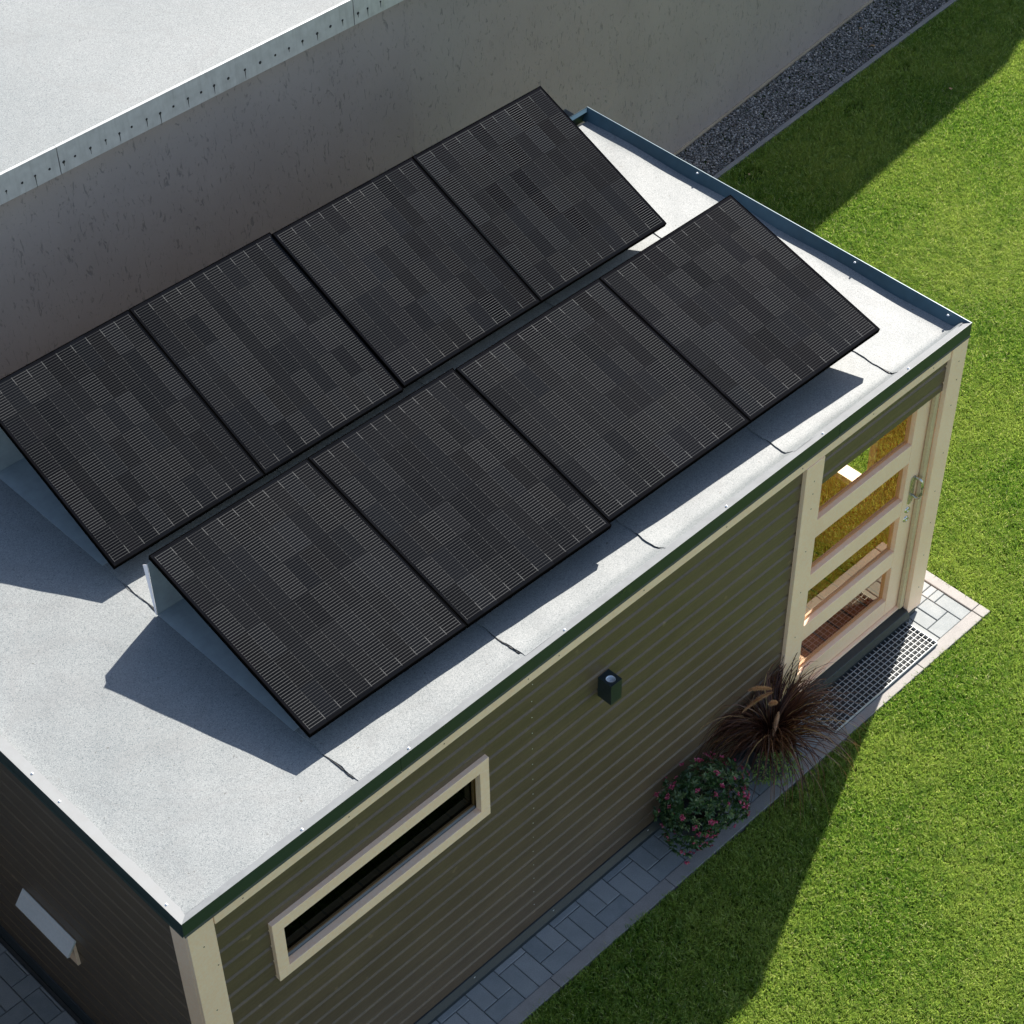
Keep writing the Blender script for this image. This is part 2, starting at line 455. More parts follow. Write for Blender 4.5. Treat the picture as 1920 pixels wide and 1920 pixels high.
# neighbouring building ---------------------------------------------------
def ywall(x): return 4.25 if x < 5.3 else 4.25 + 0.105*(x-5.3)
def ztop(x): return 3.318 - 0.016*(x-2.1)
nb = empty("neighbouring_building", (5, 4.25, 0), "large building with rough grey plastered wall and pale flat roof beside the shed", "building")
P = lambda o: (setattr(o, "parent", nb), setattr(o, "matrix_parent_inverse", Matrix.Translation((-5, -4.25, 0))), o)[2]
wl = MB()
xs = [-12, 5.3, 7.0]
for a, b in zip(xs[:-1], xs[1:]):
    wl.prism([(a, ywall(a), -0.05), (b, ywall(b), -0.05), (b, ywall(b), ztop(b)-0.06), (a, ywall(a), ztop(a)-0.06)], (0, 0.3, 0))
P(wl.build("wall", PLASTER))
wl = MB()
for a, b, h in ((7.0, 16.65, 4.40), (16.65, 22, 4.16)):
    wl.prism([(a, ywall(a), -0.05), (b, ywall(b), -0.05), (b, ywall(b), h), (a, ywall(a), h)], (0, 6, 0))
P(wl.build("tall_wall", PLASTER))
# roof sheet with overlapping patch
rf = MB()
rf.prism([(-12, 4.17, 3.30+0.22), (7.0, 4.17, ztop(7)-0.018), (7.0, 13, ztop(7)-0.05), (-12, 13, 3.49)], (0, 0, -0.05))
P(rf.build("roof", ROOF))
# flashing segments
segs = [(-6, 2.497), (2.503, 4.762), (4.768, 7.0)]
for i, (a, b) in enumerate(segs):
    f = MB()
    f.prism([(a, 4.15, ztop(a)-0.19), (b, 4.15, ztop(b)-0.19), (b, 4.15, ztop(b)), (a, 4.15, ztop(a))], (0, 0.003, 0))
    f.prism([(a, 4.153, ztop(a)-0.003), (b, 4.153, ztop(b)-0.003), (b, 4.168, ztop(b)-0.003), (a, 4.168, ztop(a)-0.003)], (0, 0, 0.003))
    f.prism([(a, 4.153, ztop(a)-0.19), (b, 4.153, ztop(b)-0.19), (b, 4.248, ztop(b)-0.16), (a, 4.248, ztop(a)-0.16)], (0, 0, 0.003))
    fo = P(f.build("flashing", GALV))
    nx = [x for x in (1.9, 2.02, 2.13, 2.24, 2.33, 2.43, 2.53, 2.61, 2.72, 2.83, 2.93, 3.02, 3.13, 3.23, 3.33, 3.44, 3.54, 3.64, 3.75, 3.88, 4.00, 4.12, 4.23, 4.34, 4.46, 4.57, 4.67, 4.80, 4.88, 4.99) if a < x < b]
    for x in nx:
        r = random.uniform(0.007, 0.011)
        n_ = MB().lathe((0, 0, 0), [(0.0001, 0.004), (r*0.7, 0.003), (r, 0)], 10)
        if random.random() < 0.65:                      # rust run below the nail
            ln = random.uniform(0.02, 0.085)
            n_.quad((-0.0035, 0, 0.0006), (0.0035, 0, 0.0006), (0.001, -ln, 0.0006), (-0.001, -ln, 0.0006))
        no = n_.build("nail", NAIL)
        no.parent = fo
        no.location = (x, 4.1495, ztop(x) - 0.115 + random.uniform(-0.004, 0.004)); no.rotation_euler = (math.radians(90), 0, 0)
P(MB().prism([(6.5, ywall(6.5)-0.012, -0.03), (16, ywall(16)-0.012, -0.03), (16, ywall(16)-0.012, 0.012), (6.5, ywall(6.5)-0.012, 0.012)], (0, 0.011, 0)).build("base_strip", mat_painted("tan_foam_strip", (0.36, 0.30, 0.22), 0.9, 0.15)))

# gravel bed --------------------------------------------------------------
def ykerb(x): return 4.141 + 0.068*(x-8.41)
def ico():
    p = (1+5**0.5)/2
    V = np.array([(-1,p,0),(1,p,0),(-1,-p,0),(1,-p,0),(0,-1,p),(0,1,p),(0,-1,-p),(0,1,-p),(p,0,-1),(p,0,1),(-p,0,-1),(-p,0,1)], float)
    V /= np.linalg.norm(V[0])
    F = np.array([(0,11,5),(0,5,1),(0,1,7),(0,7,10),(0,10,11),(1,5,9),(5,11,4),(11,10,2),(10,7,6),(7,1,8),(3,9,4),(3,4,2),(3,2,6),(3,6,8),(3,8,9),(4,9,5),(2,4,11),(6,2,10),(8,6,7),(9,8,1)])
    return V, F
IV, IF = ico()
N = 30000
gx = rng.uniform(7.4, 13.6, N); fr = rng.uniform(0.0, 1.0, N)
y0 = 4.141 + 0.068*(gx-8.41) + 0.01; y1 = 4.25 + 0.105*(gx-5.3) - 0.02
gy = y0 + fr*(y1-y0)
layer = rng.integers(0, 2, N)
gz = -0.028 + layer*0.010 + rng.uniform(0, 0.006, N)
rad = rng.uniform(0.005, 0.0095, N)
sc3 = rad[:, None]*rng.uniform(0.7, 1.35, (N, 3)); sc3[:, 2] *= 0.75
V = IV[None]*(1+rng.uniform(-0.22, 0.22, (N, 12, 1)))*sc3[:, None, :]
an = rng.uniform(0, 6.28, N); ca, sa = np.cos(an)[:, None], np.sin(an)[:, None]
X = V[..., 0]*ca - V[..., 1]*sa; Y = V[..., 0]*sa + V[..., 1]*ca
V = np.stack([X+gx[:, None], Y+gy[:, None], V[..., 2]+gz[:, None]], -1).reshape(-1, 3)
F = (IF[None] + (np.arange(N)*12)[:, None, None]).reshape(-1, 3)
o = np_mesh("gravel", V, F, GRAVEL, attr=np.repeat(rng.beta(2, 2.2, N), 12))
o.data.polygons.foreach_set("use_smooth", [False]*len(F))
tag(o, kind="stuff")
# concrete edging beside the gravel
eg = MB(); er = []
x = 6.2; 
while x < 15:
    a, b = x+0.002, x+0.998
    eg.prism([(a, ykerb(a)-0.043, -0.06), (b, ykerb(b)-0.043, -0.06), (b, ykerb(b)-0.043, 0.005), (a, ykerb(a)-0.043, 0.005)], (0, 0.043, 0))
    x += 1.0
o = eg.build("gravel_edging", KERB, bevel=0.004); tag(o, kind="structure")

# paving ------------------------------------------------------------------
def pavers(rects, cell=0.112, org=(2.556, -0.250), zt=0.0):
    """90 degree herringbone, clipped to rectangles; each paver bevelled"""
    V = []; F = []; A = []
    gp = 0.0020; bv = 0.004
    for (rx0, rx1, ry0, ry1) in rects:
        i0 = int((rx0-org[0])/cell)-3; i1 = int((rx1-org[0])/cell)+3
        j0 = int((ry0-org[1])/cell)-3; j1 = int((ry1-org[1])/cell)+3
        for i in range(i0, i1):
            for j in range(j0, j1):
                ci, rj = i % 4, j % 3
                if (ci == 0 and rj == 0) or (ci == 2 and rj == 2): bx = (i, i+2, j, j+1)
                elif (ci in (0, 1) and rj == 1) or (ci in (2, 3) and rj == 0): bx = (i, i+1, j, j+2)
                else: continue
                a = max(rx0, org[0]+bx[0]*cell)+gp; b = min(rx1, org[0]+bx[1]*cell)-gp
                c = max(ry0, org[1]+bx[2]*cell)+gp; d = min(ry1, org[1]+bx[3]*cell)-gp
                if b-a < 0.012 or d-c < 0.012: continue
                z = zt + random.uniform(-0.0012, 0.0012); n = len(V); r = random.random()
                tl = [random.uniform(-0.0002, 0.0002) for _ in range(4)]
                V += [(a, c, z-0.03), (b, c, z-0.03), (b, d, z-0.03), (a, d, z-0.03),
                      (a, c, z-bv), (b, c, z-bv), (b, d, z-bv), (a, d, z-bv),
                      (a+bv, c+bv, z+tl[0]), (b-bv, c+bv, z+tl[1]), (b-bv, d-bv, z+tl[2]), (a+bv, d-bv, z+tl[3])]
                A += [r]*12
                for q in range(4):
                    w = (q+1) % 4
                    F += [(n+q, n+w, n+4+w, n+4+q), (n+4+q, n+4+w, n+8+w, n+8+q)]
                F.append((n+8, n+9, n+10, n+11))
    return np.array(V), np.array(F), np.array(A)
V, F, A = pavers([(-0.6, 6.03, -0.248, 0.03), (5.80, 6.03, 0.03, 3.3), (-1.6, 0.0, 0.03, 4.1), (-1.6, -0.6, -0.248, 0.03)])
o = np_mesh("paving", V, F, PAVER, attr=A); tag(o, kind="structure")
o.data.polygons.foreach_set("use_smooth", [False]*len(F))
bs = MB().quad((-1.6, -0.245, -0.02), (6.03, -0.245, -0.02), (6.03, 3.3, -0.02), (-1.6, 3.3, -0.02)).build("paving_bed", mat_painted("joint_sand", (0.06, 0.058, 0.052), 0.95, 0.2)); tag(bs, kind="structure")
kb = MB()
ks = [-1.6, 0.05, 1.06, 2.077, 3.04, 4.03, 5.41, 6.03]
for a, b in zip(ks[:-1], ks[1:]):
    kb.box(a+0.0015, b-0.0015, -0.335, -0.2475, -0.12, 0.004)
kb.box(6.0335, 6.115, -0.335, -0.2475, -0.12, 0.0045)
yy = -0.2445
while yy < 3.2:
    kb.box(6.0335, 6.115, yy, yy+0.997, -0.12, 0.004); yy += 1.0
o = kb.build("kerb", KERB, bevel=0.005); tag(o, kind="structure")

# lawn blades ---------------------------------------------------------------
def inside_lawn(x, y):
    front = (y < -0.338 + 0.008*np.sin(x*7.3)*np.sin(x*17.1))
    right = (x > 6.122) & (y < 4.141 + 0.068*(x-8.41) - 0.05)
    return front | right
def visible(x, y, m):
    # ground footprint of the picture, widened by m metres
    e1 = (y+2.3247) * (12.3496-3.7359) - (x-3.7359) * (3.9033+2.3247)     # lower right edge of the frame
    l1 = math.hypot(12.3496-3.7359, 3.9033+2.3247)
    e2 = (y-3.9033) * (5.8614-12.3496) - (x-12.3496) * (10.5603-3.9033)
    l2 = math.hypot(5.8614-12.3496, 10.5603-3.9033)
    e3 = (y-1.727) * (3.7359+0.315) - (x+0.315) * (-2.3247-1.727)
    l3 = math.hypot(3.7359+0.315, 2.3247+1.727)
    return (e1/l1 > -m) & (e2/l2 > -m) & (e3/l3 > -m)
cx_, cy_ = [], []
for dens, m in ((34000, 0.12), (8000, 1.6)):
    x0b, x1b, y0b, y1b = -1.0, 14.5, -4.5, 5.0
    n = int(dens*(x1b-x0b)*(y1b-y0b))
    x = rng.uniform(x0b, x1b, n); y = rng.uniform(y0b, y1b, n)
    k = inside_lawn(x, y) & visible(x, y, m)
    if m > 1: k &= ~visible(x, y, 0.12)
    # bare spots by the edging
    for (bx, by, br) in ((10.75, 4.02, 0.10), (9.95, 3.93, 0.13), (8.62, 3.93, 0.16), (8.3, 3.75, 0.10), (11.0, 4.1, 0.07)):
        k &= ~((((x-bx)/1.6)**2+(y-by)**2 < (br*0.55)**2) & (rng.uniform(0, 1, n) < 0.8))
    cx_.append(x[k]); cy_.append(y[k])
x = np.concatenate(cx_); y = np.concatenate(cy_); n = len(x)
# tufts: pull roots a little towards a jittered grid, and give neighbours a shared lean
cell = 0.028
ix = np.floor(x/cell); iy = np.floor(y/cell)
hsh = np.sin(ix*127.1+iy*311.7)*43758.5453; h1 = hsh-np.floor(hsh)
hsh = np.sin(ix*269.5+iy*183.3)*43758.5453; h2 = hsh-np.floor(hsh)
tx = (ix+0.2+0.6*h1)*cell; ty = (iy+0.2+0.6*h2)*cell
nx_ = x*0.85+tx*0.15; ny_ = y*0.85+ty*0.15
ok = inside_lawn(nx_, ny_); x = np.where(ok, nx_, x); y = np.where(ok, ny_, y)
lean_a = h1*6.283 + rng.normal(0, 1.5, n)
big = 0.5+0.5*np.sin(x*2.1+1.3*np.sin(y*1.7))*np.sin(y*2.6+1.1*np.sin(x*1.3))
hgt = rng.uniform(0.014, 0.033, n)*(0.88+0.24*h2)*(0.9+0.25*big)
wild = np.exp(-(((x-8.9)/1.0)**2+((y-1.9)/0.7)**2))
hgt *= 1+0.35*wild
lean = hgt*rng.uniform(0.3, 1.35, n)*(1+0.3*wild)
wid = rng.uniform(0.0016, 0.0030, n)
fa = rng.uniform(0, 6.283, n)
lx, ly = np.cos(lean_a)*lean, np.sin(lean_a)*lean
wx, wy = np.cos(fa)*wid, np.sin(fa)*wid
zb = -0.030
v0 = np.stack([x-wx, y-wy, np.full(n, zb)], 1); v1 = np.stack([x+wx, y+wy, np.full(n, zb)], 1)
hm = zb+0.012+hgt*0.62
v2 = np.stack([x+wx*0.9+lx*0.38, y+wy*0.9+ly*0.38, hm], 1); v3 = np.stack([x-wx*0.9+lx*0.38, y-wy*0.9+ly*0.38, hm], 1)
v4 = np.stack([x+lx, y+ly, zb+0.012+hgt*0.98], 1)
V = np.stack([v0, v1, v2, v3, v4], 1).reshape(-1, 3)
b = (np.arange(n)*5)[:, None]
F = np.concatenate([b+np.array([[0, 1, 2]]), b+np.array([[0, 2, 3]]), b+np.array([[3, 2, 4]])], 0)
rv = np.clip(rng.normal(0.48, 0.24, n)+0.10*(h2-0.5)+0.08*wild, 0, 1)
o = np_mesh("lawn_grass", V, F, GRASS, attr=np.repeat(rv, 5)); tag(o, kind="stuff")

# fallen leaves --------------------------------------------------------------
def leaf_obj(x, y, z, s, rot, label):
    m = MB(); k = 7
    top = []; bot = []
    for i in range(k):
        t_ = i/(k-1); w = math.sin(math.pi*t_**0.8)*0.32
        top.append((t_, w, 0.12*math.sin(3*t_)+0.05*w)); bot.append((t_, -w, 0.16*math.sin(3*t_)))
    for i in range(k-1): m.quad(bot[i], bot[i+1], top[i+1], top[i])
    m.v = [(a*s, b*s, c*s) for a, b, c in m.v]
    o = m.build("fallen_leaf", DRYLEAF)
    o.location = (x, y, z); o.rotation_euler = (random.uniform(-.3, .3), random.uniform(-.3, .3), rot)
    tag(o, label, "leaf", "leaves fallen by the neighbouring wall")
leaf_obj(10.74, 3.50, 0.012, 0.050, 0.9, "pale dry leaf lying on the shaded lawn")
leaf_obj(10.83, 4.39, -0.002, 0.055, 2.0, "reddish dry leaf on the gravel close to its concrete edging")
leaf_obj(10.95, 4.66, -0.002, 0.045, 0.3, "small tan leaf on the gravel, in the middle of the strip near the plastered wall")
leaf_obj(8.62, 3.93, 0.008, 0.030, 1.2, "tiny white leaf on the lawn just past the shed's far parapet")

# ================================================================== SHED
shed = empty("garden_shed", (0, 0, 0), "long olive timber garden shed with cream trim and flat pale roof carrying solar panels", "shed")
def part(mb, name, mat, bevel=0, parent=shed, smooth=False): return mb.build(name, mat, parent, bevel, smooth)

PITCH = 0.130
def siding(m, a0, a1, z0, z1, face, axis='x', depth=0.014, zref=0.06):
    """tongue-and-groove boards; axis 'x': front wall (faces -y), 'y': left wall (faces -x)"""
    k = int((z0-zref)/PITCH) - 1
    while zref+k*PITCH < z1:
        zb = zref+k*PITCH
        prof = [(face+0.003, zb), (face, zb+0.003), (face, zb+0.106), (face+0.004, zb+0.111), (face+depth, zb+0.1235), (face+depth, zb+PITCH)]
        for (fa_, za), (fb_, zc) in zip(prof[:-1], prof[1:]):
            if zc <= z0 or za >= z1: continue
            if za < z0: fa_ = fa_+(fb_-fa_)*(z0-za)/(zc-za); za = z0
            if zc > z1: fb_ = fa_+(fb_-fa_)*(z1-za)/(zc-za); zc = z1
            if axis == 'x': m.quad((a0, fa_, za), (a1, fa_, za), (a1, fb_, zc), (a0, fb_, zc))
            else: m.quad((fa_, a1, za), (fa_, a0, za), (fb_, a0, zc), (fb_, a1, zc))
        # underside of the next board
        if z0 < zb+PITCH < z1:
            z = zb+PITCH
            if axis == 'x': m.quad((a0, face+depth, z), (a1, face+depth, z), (a1, face+0.003, z), (a0, face+0.003, z))
            else: m.quad((face+depth, a1, z), (face+depth, a0, z), (face+0.003, a0, z), (face+0.003, a1, z))
        k += 1

WX0, WX1, WZ0, WZ1 = 0.475, 1.91, 1.462, 1.936      # window frame outer
fwl = MB()
siding(fwl, 0.17, WX0+0.03, 0.06, 2.30, 0.050)
siding(fwl, WX0+0.03, WX1-0.03, 0.06, WZ0+0.03, 0.050)
siding(fwl, WX0+0.03, WX1-0.03, WZ1-0.03, 2.30, 0.050)
siding(fwl, WX1-0.03, 4.38, 0.06, 2.30, 0.050)
shed_front = part(fwl, "front_wall", SIDING)
lwl = MB(); siding(lwl, 0.17, 3.0, 0.06, 2.36, 0.050, 'y')
part(lwl, "side_wall", SIDING)
# structural core / lining, with the openings left free
ln_ = MB()
ln_.box(0.070, 0.11, 0.12, 3.0, 0.02, 2.32)                                   # left
ln_.box(0.070, L-0.07, 2.98, 3.04, 0.02, 2.32)                                # back
ln_.box(0.070, 0.50, 0.070, 0.11, 0.02, 2.32); ln_.box(0.50, 1.88, 0.070, 0.11, 0.02, 1.475)
ln_.box(0.50, 1.88, 0.070, 0.11, 1.93, 2.32); ln_.box(1.88, 4.42, 0.070, 0.11, 0.02, 2.32)
RW = (0.50, 1.75, 0.86, 1.95)                                                # window in the far end wall
ln_.box(L-0.09, L-0.04, 0.17, RW[0], 0.02, 2.32); ln_.box(L-0.09, L-0.04, RW[1], 3.04, 0.02, 2.32)
ln_.box(L-0.09, L-0.04, RW[0], RW[1], 0.02, RW[2]); ln_.box(L-0.09, L-0.04, RW[0], RW[1], RW[3], 2.32)
ln_.box(3.55, 3.60, 0.11, 2.98, 0.12, 2.32)                                   # unseen partition, added to keep the room behind the window dark
part(ln_, "inner_wall", LINING)
part(MB().box(0.11, L-0.09, 0.135, 2.98, 0.10, 0.15), "floor", FLOORW)
part(MB().box(0.03, L-0.03, 0.06, W-0.03, 2.325, 2.36), "ceiling", LINING)
# frame and sill of the end window
ew = MB()
ew.box(L-0.10, L-0.015, RW[0]-0.05, RW[0], RW[2]-0.05, RW[3]+0.05); ew.box(L-0.10, L-0.015, RW[1], RW[1]+0.05, RW[2]-0.05, RW[3]+0.05)
ew.box(L-0.11, L-0.010, RW[0], RW[1], RW[2]-0.045, RW[2]+0.004); ew.box(L-0.10, L-0.015, RW[0], RW[1], RW[3], RW[3]+0.05)
e_ = part(ew, "end_window", CREAM, 0.003)
# outer siding of the far end and back (never seen from the photo's side)
ex = MB()
ex.box(L-0.038, L-0.03, 0.17, RW[0]-0.05, 0.05, 2.3); ex.box(L-0.038, L-0.03, RW[1]+0.05, 3.0, 0.05, 2.3)
ex.box(L-0.038, L-0.03, RW[0]-0.05, RW[1]+0.05, 0.05, RW[2]-0.05); ex.box(L-0.038, L-0.03, RW[0]-0.05, RW[1]+0.05, RW[3]+0.05, 2.3)
ex.box(0.05, L-0.05, 3.042, 3.05, 0.05, 2.3)
part(ex, "back_wall", SIDING)

# corner posts and trim
def nails(parent, pts, axis='y', mat=None, r=0.0045):
    for p in pts:
        m_ = MB().lathe((0, 0, 0), [(0.0001, 0.0008), (r, 0.0006), (r, 0)], 8)
        o_ = m_.build("nail", mat or TRIMNAIL, parent); o_.location = p
        if axis == 'y': o_.rotation_euler = (math.radians(90), 0, 0)
        elif axis == 'x': o_.rotation_euler = (0, math.radians(-90), 0)
cp = MB().box(0.030, 0.180, 0.030, 0.052, 0.035, 2.372)
cp.box(0.030, 0.052, 0.0535, 0.172, 0.035, 2.372)
o = part(cp, "corner_post", CREAM, 0.003)
nails(o, [(0.105, 0.0295, z) for z in (2.16, 1.62, 1.2, .75, .3)] + [(0.16, 0.0295, 1.95)])
cp = MB().box(5.670, 5.818, 0.018, 0.052, 0.035, 2.372)
cp.box(5.780, 5.818, 0.0535, 0.172, 0.035, 2.372)
o = part(cp, "corner_post", CREAM, 0.003)
nails(o, [(x_, 0.0175, z) for z, x_ in ((2.2, 5.75), (2.05, 5.76), (1.85, 5.75), (1.45, 5.76), (1.13, 5.745), (.84, 5.76), (.55, 5.75), (.24, 5.76))])
dp = MB().box(4.372, 4.528, 0.022, 0.052, 0.10, 2.262)
o = part(dp, "door_casing", CREAM, 0.003)
nails(o, [(4.45, 0.0215, z) for z in (2.12, 2.02, 1.9, 1.55, 1.2, .8, .4)])
nails(shed_front, [(2.249+random.uniform(-.004, .004), 0.0495, 0.06+PITCH*k+0.055) for k in range(1, 17)], 'y', SCREW, 0.0032)
tr = MB().box(0.1825, 5.668, 0.026, 0.056, 2.263, 2.372)
o = part(tr, "top_trim", CREAM, 0.003)
nails(o, [(x_, 0.0255, 2.30) for x_ in (0.35, 1.0, 1.62, 2.2, 2.42, 3.05, 3.7, 4.33, 4.95, 5.5)])
tr = MB().box(0.030, 0.056, 0.1745, 3.05, 2.318, 2.372)
part(tr, "top_trim", CREAM, 0.003)
part(MB().box(0.035, 0.052, 2.90, 3.05, 0.035, 2.317), "corner_post", CREAM, 0.003)
# plinth sheet
pl = MB()
pl.prism([(0.06, 0.012, 0.0), (0.06, 0.012, 0.035), (0.06, 0.040, 0.075), (0.06, 0.066, 0.075), (0.06, 0.066, 0.0)], (5.70, 0, 0))
pl.prism([(0.020, 0.06, 0.0), (0.020, 0.06, 0.035), (0.040, 0.06, 0.075), (0.066, 0.06, 0.075), (0.066, 0.06, 0.0)], (0, 2.95, 0))
o = part(pl, "plinth", DARK, 0.002)
nails(o, [(x_, 0.030, 0.060) for x_ in (1.12, 1.753, 2.388, 3.193, 3.9)], 'y', SCREW, 0.006)

# window ------------------------------------------------------------------
wf = MB()
wf.box(WX0, WX1, 0.022, 0.062, WZ1-0.082, WZ1); wf.box(WX0, WX1, 0.022, 0.062, WZ0, WZ0+0.074)
wf.box(WX0, WX0+0.068, 0.0222, 0.062, WZ0+0.0742, WZ1-0.0822); wf.box(WX1-0.064, WX1, 0.0222, 0.062, WZ0+0.0742, WZ1-0.0822)
win = part(wf, "window", CREAM, 0.002)
bd = MB(); a0, a1, b0, b1 = WX0+0.068, WX1-0.064, WZ0+0.074, WZ1-0.082
bd.box(a0+0.0005, a1-0.0005, 0.074, 0.085, b0+0.010, b0+0.020)
bd.box(a1-0.008, a1, 0.074, 0.085, b0+0.020, b1)
part(bd, "glazing_bead", mat_wood("brown_bead", (0.10, 0.06, 0.025), (0.17, 0.10, 0.04), 0.5, "x", 0), 0, win)
part(MB().prism([(a0, 0.0625, b0-0.006), (a0, 0.0735, b0+0.008), (a0, 0.088, b0+0.009), (a0, 0.088, b0-0.006)], (a1-a0, 0, 0)), "sill", ZINC, 0, win)
part(MB().quad((a0, 0.086, b0), (a1, 0.086, b0), (a1, 0.086, b1), (a0, 0.086, b1)), "pane", GLASSW, 0, win)

# door ----------------------------------------------------------------------
DX0, DX1, DY0, DY1 = 4.470, 5.650, 0.085, 0.130
GX0, GX1 = 4.577, 5.503
panes = [(1.642, 1.962), (1.170, 1.490), (0.712, 1.030), (0.252, 0.570)]
dm = MB()
dm.box(GX1, DX1, DY0, DY1, 0.095, 2.12); dm.box(DX0, GX0, DY0, DY1, 0.095, 2.12)
zc = [0.095] + [v for p in reversed(panes) for v in p] + [2.12]
for a, b in zip(zc[::2], zc[1::2]):
    dm.box(GX0+0.0005, GX1-0.0005, DY0+0.001, DY1, a, b)
door = part(dm, "door", CREAM, 0.003)
for (a, b) in panes:
    gl = part(MB().quad((GX0, 0.116, a), (GX1, 0.116, a), (GX1, 0.116, b), (GX0, 0.116, b)), "pane", GLASSD, 0, door)
    bm_ = MB().box(GX0, GX1, 0.121, 0.134, a-0.002, a+0.018)
    bm_.box(GX0, GX1, 0.121, 0.134, b-0.018, b+0.002)
    bm_.box(GX1-0.022, GX1+0.002, 0.1205, 0.134, a+0.018, b-0.018); bm_.box(GX0-0.002, GX0+0.010, 0.1205, 0.134, a+0.018, b-0.018)
    part(bm_, "glazing_bead", BEAD, 0, door)
part(MB().box(DX0, DX1, 0.1345, 0.140, 0.155, 2.12).box(0, 0, 0, 0, 0, 0) if False else MB().box(GX1+0.003, DX1, 0.131, 0.139, 0.15, 2.12), "inner_stile", BEAD, 0, door)
hd = MB()
hp = [(5.600, 0.084, 1.305), (5.600, 0.050, 1.315), (5.603, 0.034, 1.300), (5.606, 0.028, 1.26), (5.606, 0.028, 1.19), (5.603, 0.036, 1.160), (5.600, 0.052, 1.148), (5.600, 0.084, 1.155)]
hd.tube(hp, 0.0095, 10)
part(hd, "handle", STEEL, 0, door, True)
bp_ = MB(); pts = []
for k in range(24):
    q = 2*math.pi*k/24; cz = 1.31 if math.sin(q) >= 0 else 1.12
    pts.append((5.578+0.026*math.cos(q), 0.0845, cz+0.026*math.sin(q)))
bp_.prism(pts, (0, -0.004, 0)); part(bp_, "handle_plate", STEEL, 0, door)
for cz in (1.045, 0.965):
    m_ = MB(); 
    m_.v = []; m_.lathe((0, 0, 0), [(0.0001, 0.004), (0.010, 0.004), (0.011, 0.009), (0.020, 0.009), (0.025, 0.0)], 24)
    o = part(m_, "lock", STEEL, 0, door, True); o.location = (5.568, 0.085, cz); o.rotation_euler = (math.radians(90), 0, 0)
# jamb on the right of the door, header board above, threshold
jb = MB().box(5.628, 5.669, 0.052, 0.078, 0.10, 2.03)
part(jb, "door_jamb", mat_painted("tan_jamb_paint", (0.62, 0.50, 0.32), 0.5, 0.06), 0.002)  # jamb in one even tan paint
hb = MB(); siding(hb, 4.530, 5.668, 2.005, 2.262, 0.044, 'x', 0.012, 2.005-0.06)
hb.box(4.530, 5.668, 0.058, 0.066, 2.0, 2.262); hb.quad((4.53, 0.058, 2.0049), (5.668, 0.058, 2.0049), (5.668, 0.044, 2.0049), (4.53, 0.044, 2.0049))
part(hb, "header_board", SIDING)
th = MB().prism([(4.53, -0.012, 0.045), (4.53, 0.010, 0.086), (4.53, 0.075, 0.092), (4.53, 0.12, 0.094), (4.53, 0.12, 0.0), (4.53, -0.012, 0.0)], (1.138, 0, 0))
part(th, "threshold", DARK, 0.003)
part(MB().box(4.532, 5.66, 0.060, 0.084, 0.0945, 0.112), "weather_strip", CREAM, 0.003)

# vent cover on the left wall ------------------------------------------------
vx, vy0, vy1, vz = 0.050, 1.262, 1.735, 0.945
vc = MB()
vc.prism([(vx-0.004, vy0, vz), (vx-0.072, vy0, vz-0.092), (vx-0.060, vy0, vz-0.101), (vx+0.006, vy0, vz-0.012)], (0, vy1-vy0, 0))
vent = part(vc, "vent_cover", mat_painted("pale_grey_board", (0.66, 0.68, 0.68), 0.55, 0.05), 0.002)
part(MB().box(vx-0.020, vx+0.0, vy0+0.012, vy1-0.012, vz-0.235, vz-0.020), "back_board", CREAM, 0.002, vent)
nails(vent, [], 'x')

# roof -----------------------------------------------------------------------
seams = [0.028, 1.090, 2.192, 3.225, 4.250, 5.178, 5.752]
def zroof(x, y):
    """membrane height: nearly flush at the front and left rims, lower at the far end"""
    base = HR - 0.016 - 0.058*min(1, max(0, (x-1.2)/4.4))
    ef = max(0, 1-(y-0.035)/0.07); el = max(0, 1-(x-0.03)/0.07)
    e = max(ef, el*0.9)
    return base + (HR-0.010-base)*e*e*(3-2*e) + 0.0035*math.sin(3.1*x+1)*math.sin(2.3*y+0.6) + 0.0015*math.sin(17*x)*math.sin(13*y+x)
rm = MB()
for si in range(6):
    xa, xb = seams[si], seams[si+1]
    nx, ny = 22, 62
    lift_seed = random.uniform(0, 9)
    idx = {}
    for i in range(nx+1):
        for j in range(ny+1):
            y = 0.038 + (W-0.075)*(j/ny)**1.35
            wav = 0.005*math.sin(9*y+si)+0.004*math.sin(31*y+2*si)+0.002*math.sin(77*y+si)
            tail = (0.008*math.exp(-((y-0.06)/0.05)**2)*0.5) if si in (1, 2, 3, 4, 5) else 0
            tx_ = i/nx
            x = xa + (wav + tail if si > 0 else 0)*(1-tx_)**2 + (xb+0.02-xa)*tx_ if si < 5 else xa + (wav+tail)*(1-tx_)**2 + (xb-xa)*tx_
            lift = 0.0
            if si > 0:
                curl = 0.0025 + 0.0030*math.exp(-((y-0.12)/0.10)**2) + 0.0014*math.sin(23*y+lift_seed)
                curl *= min(1, max(0, (y-0.060)/0.03))
                lift = curl*math.exp(-(tx_*(xb-xa)/0.09)**2)+0.0015*(1-tx_)
            dn = 0.0015*tx_
            # rumples near the far parapet
            rz = 0.0
            if si == 5: rz = 0.012*max(0, 1-(xb-x)/0.07)*(0.5+0.5*math.sin(7.3*y+1)) 
            idx[i, j] = len(rm.v); rm.v.append((x, y, zroof(x, y)+lift-dn+rz))
    for i in range(nx):
        for j in range(ny):
            rm.f.append((idx[i, j], idx[i+1, j], idx[i+1, j+1], idx[i, j+1]))
    if si > 0:
        for j in range(ny):
            a = rm.v[idx[0, j]]; b = rm.v[idx[0, j+1]]
            rm.quad(a, b, (b[0], b[1], b[2]-(0.014 if b[1] > 0.075 else 0)), (a[0], a[1], a[2]-(0.014 if a[1] > 0.075 else 0)))
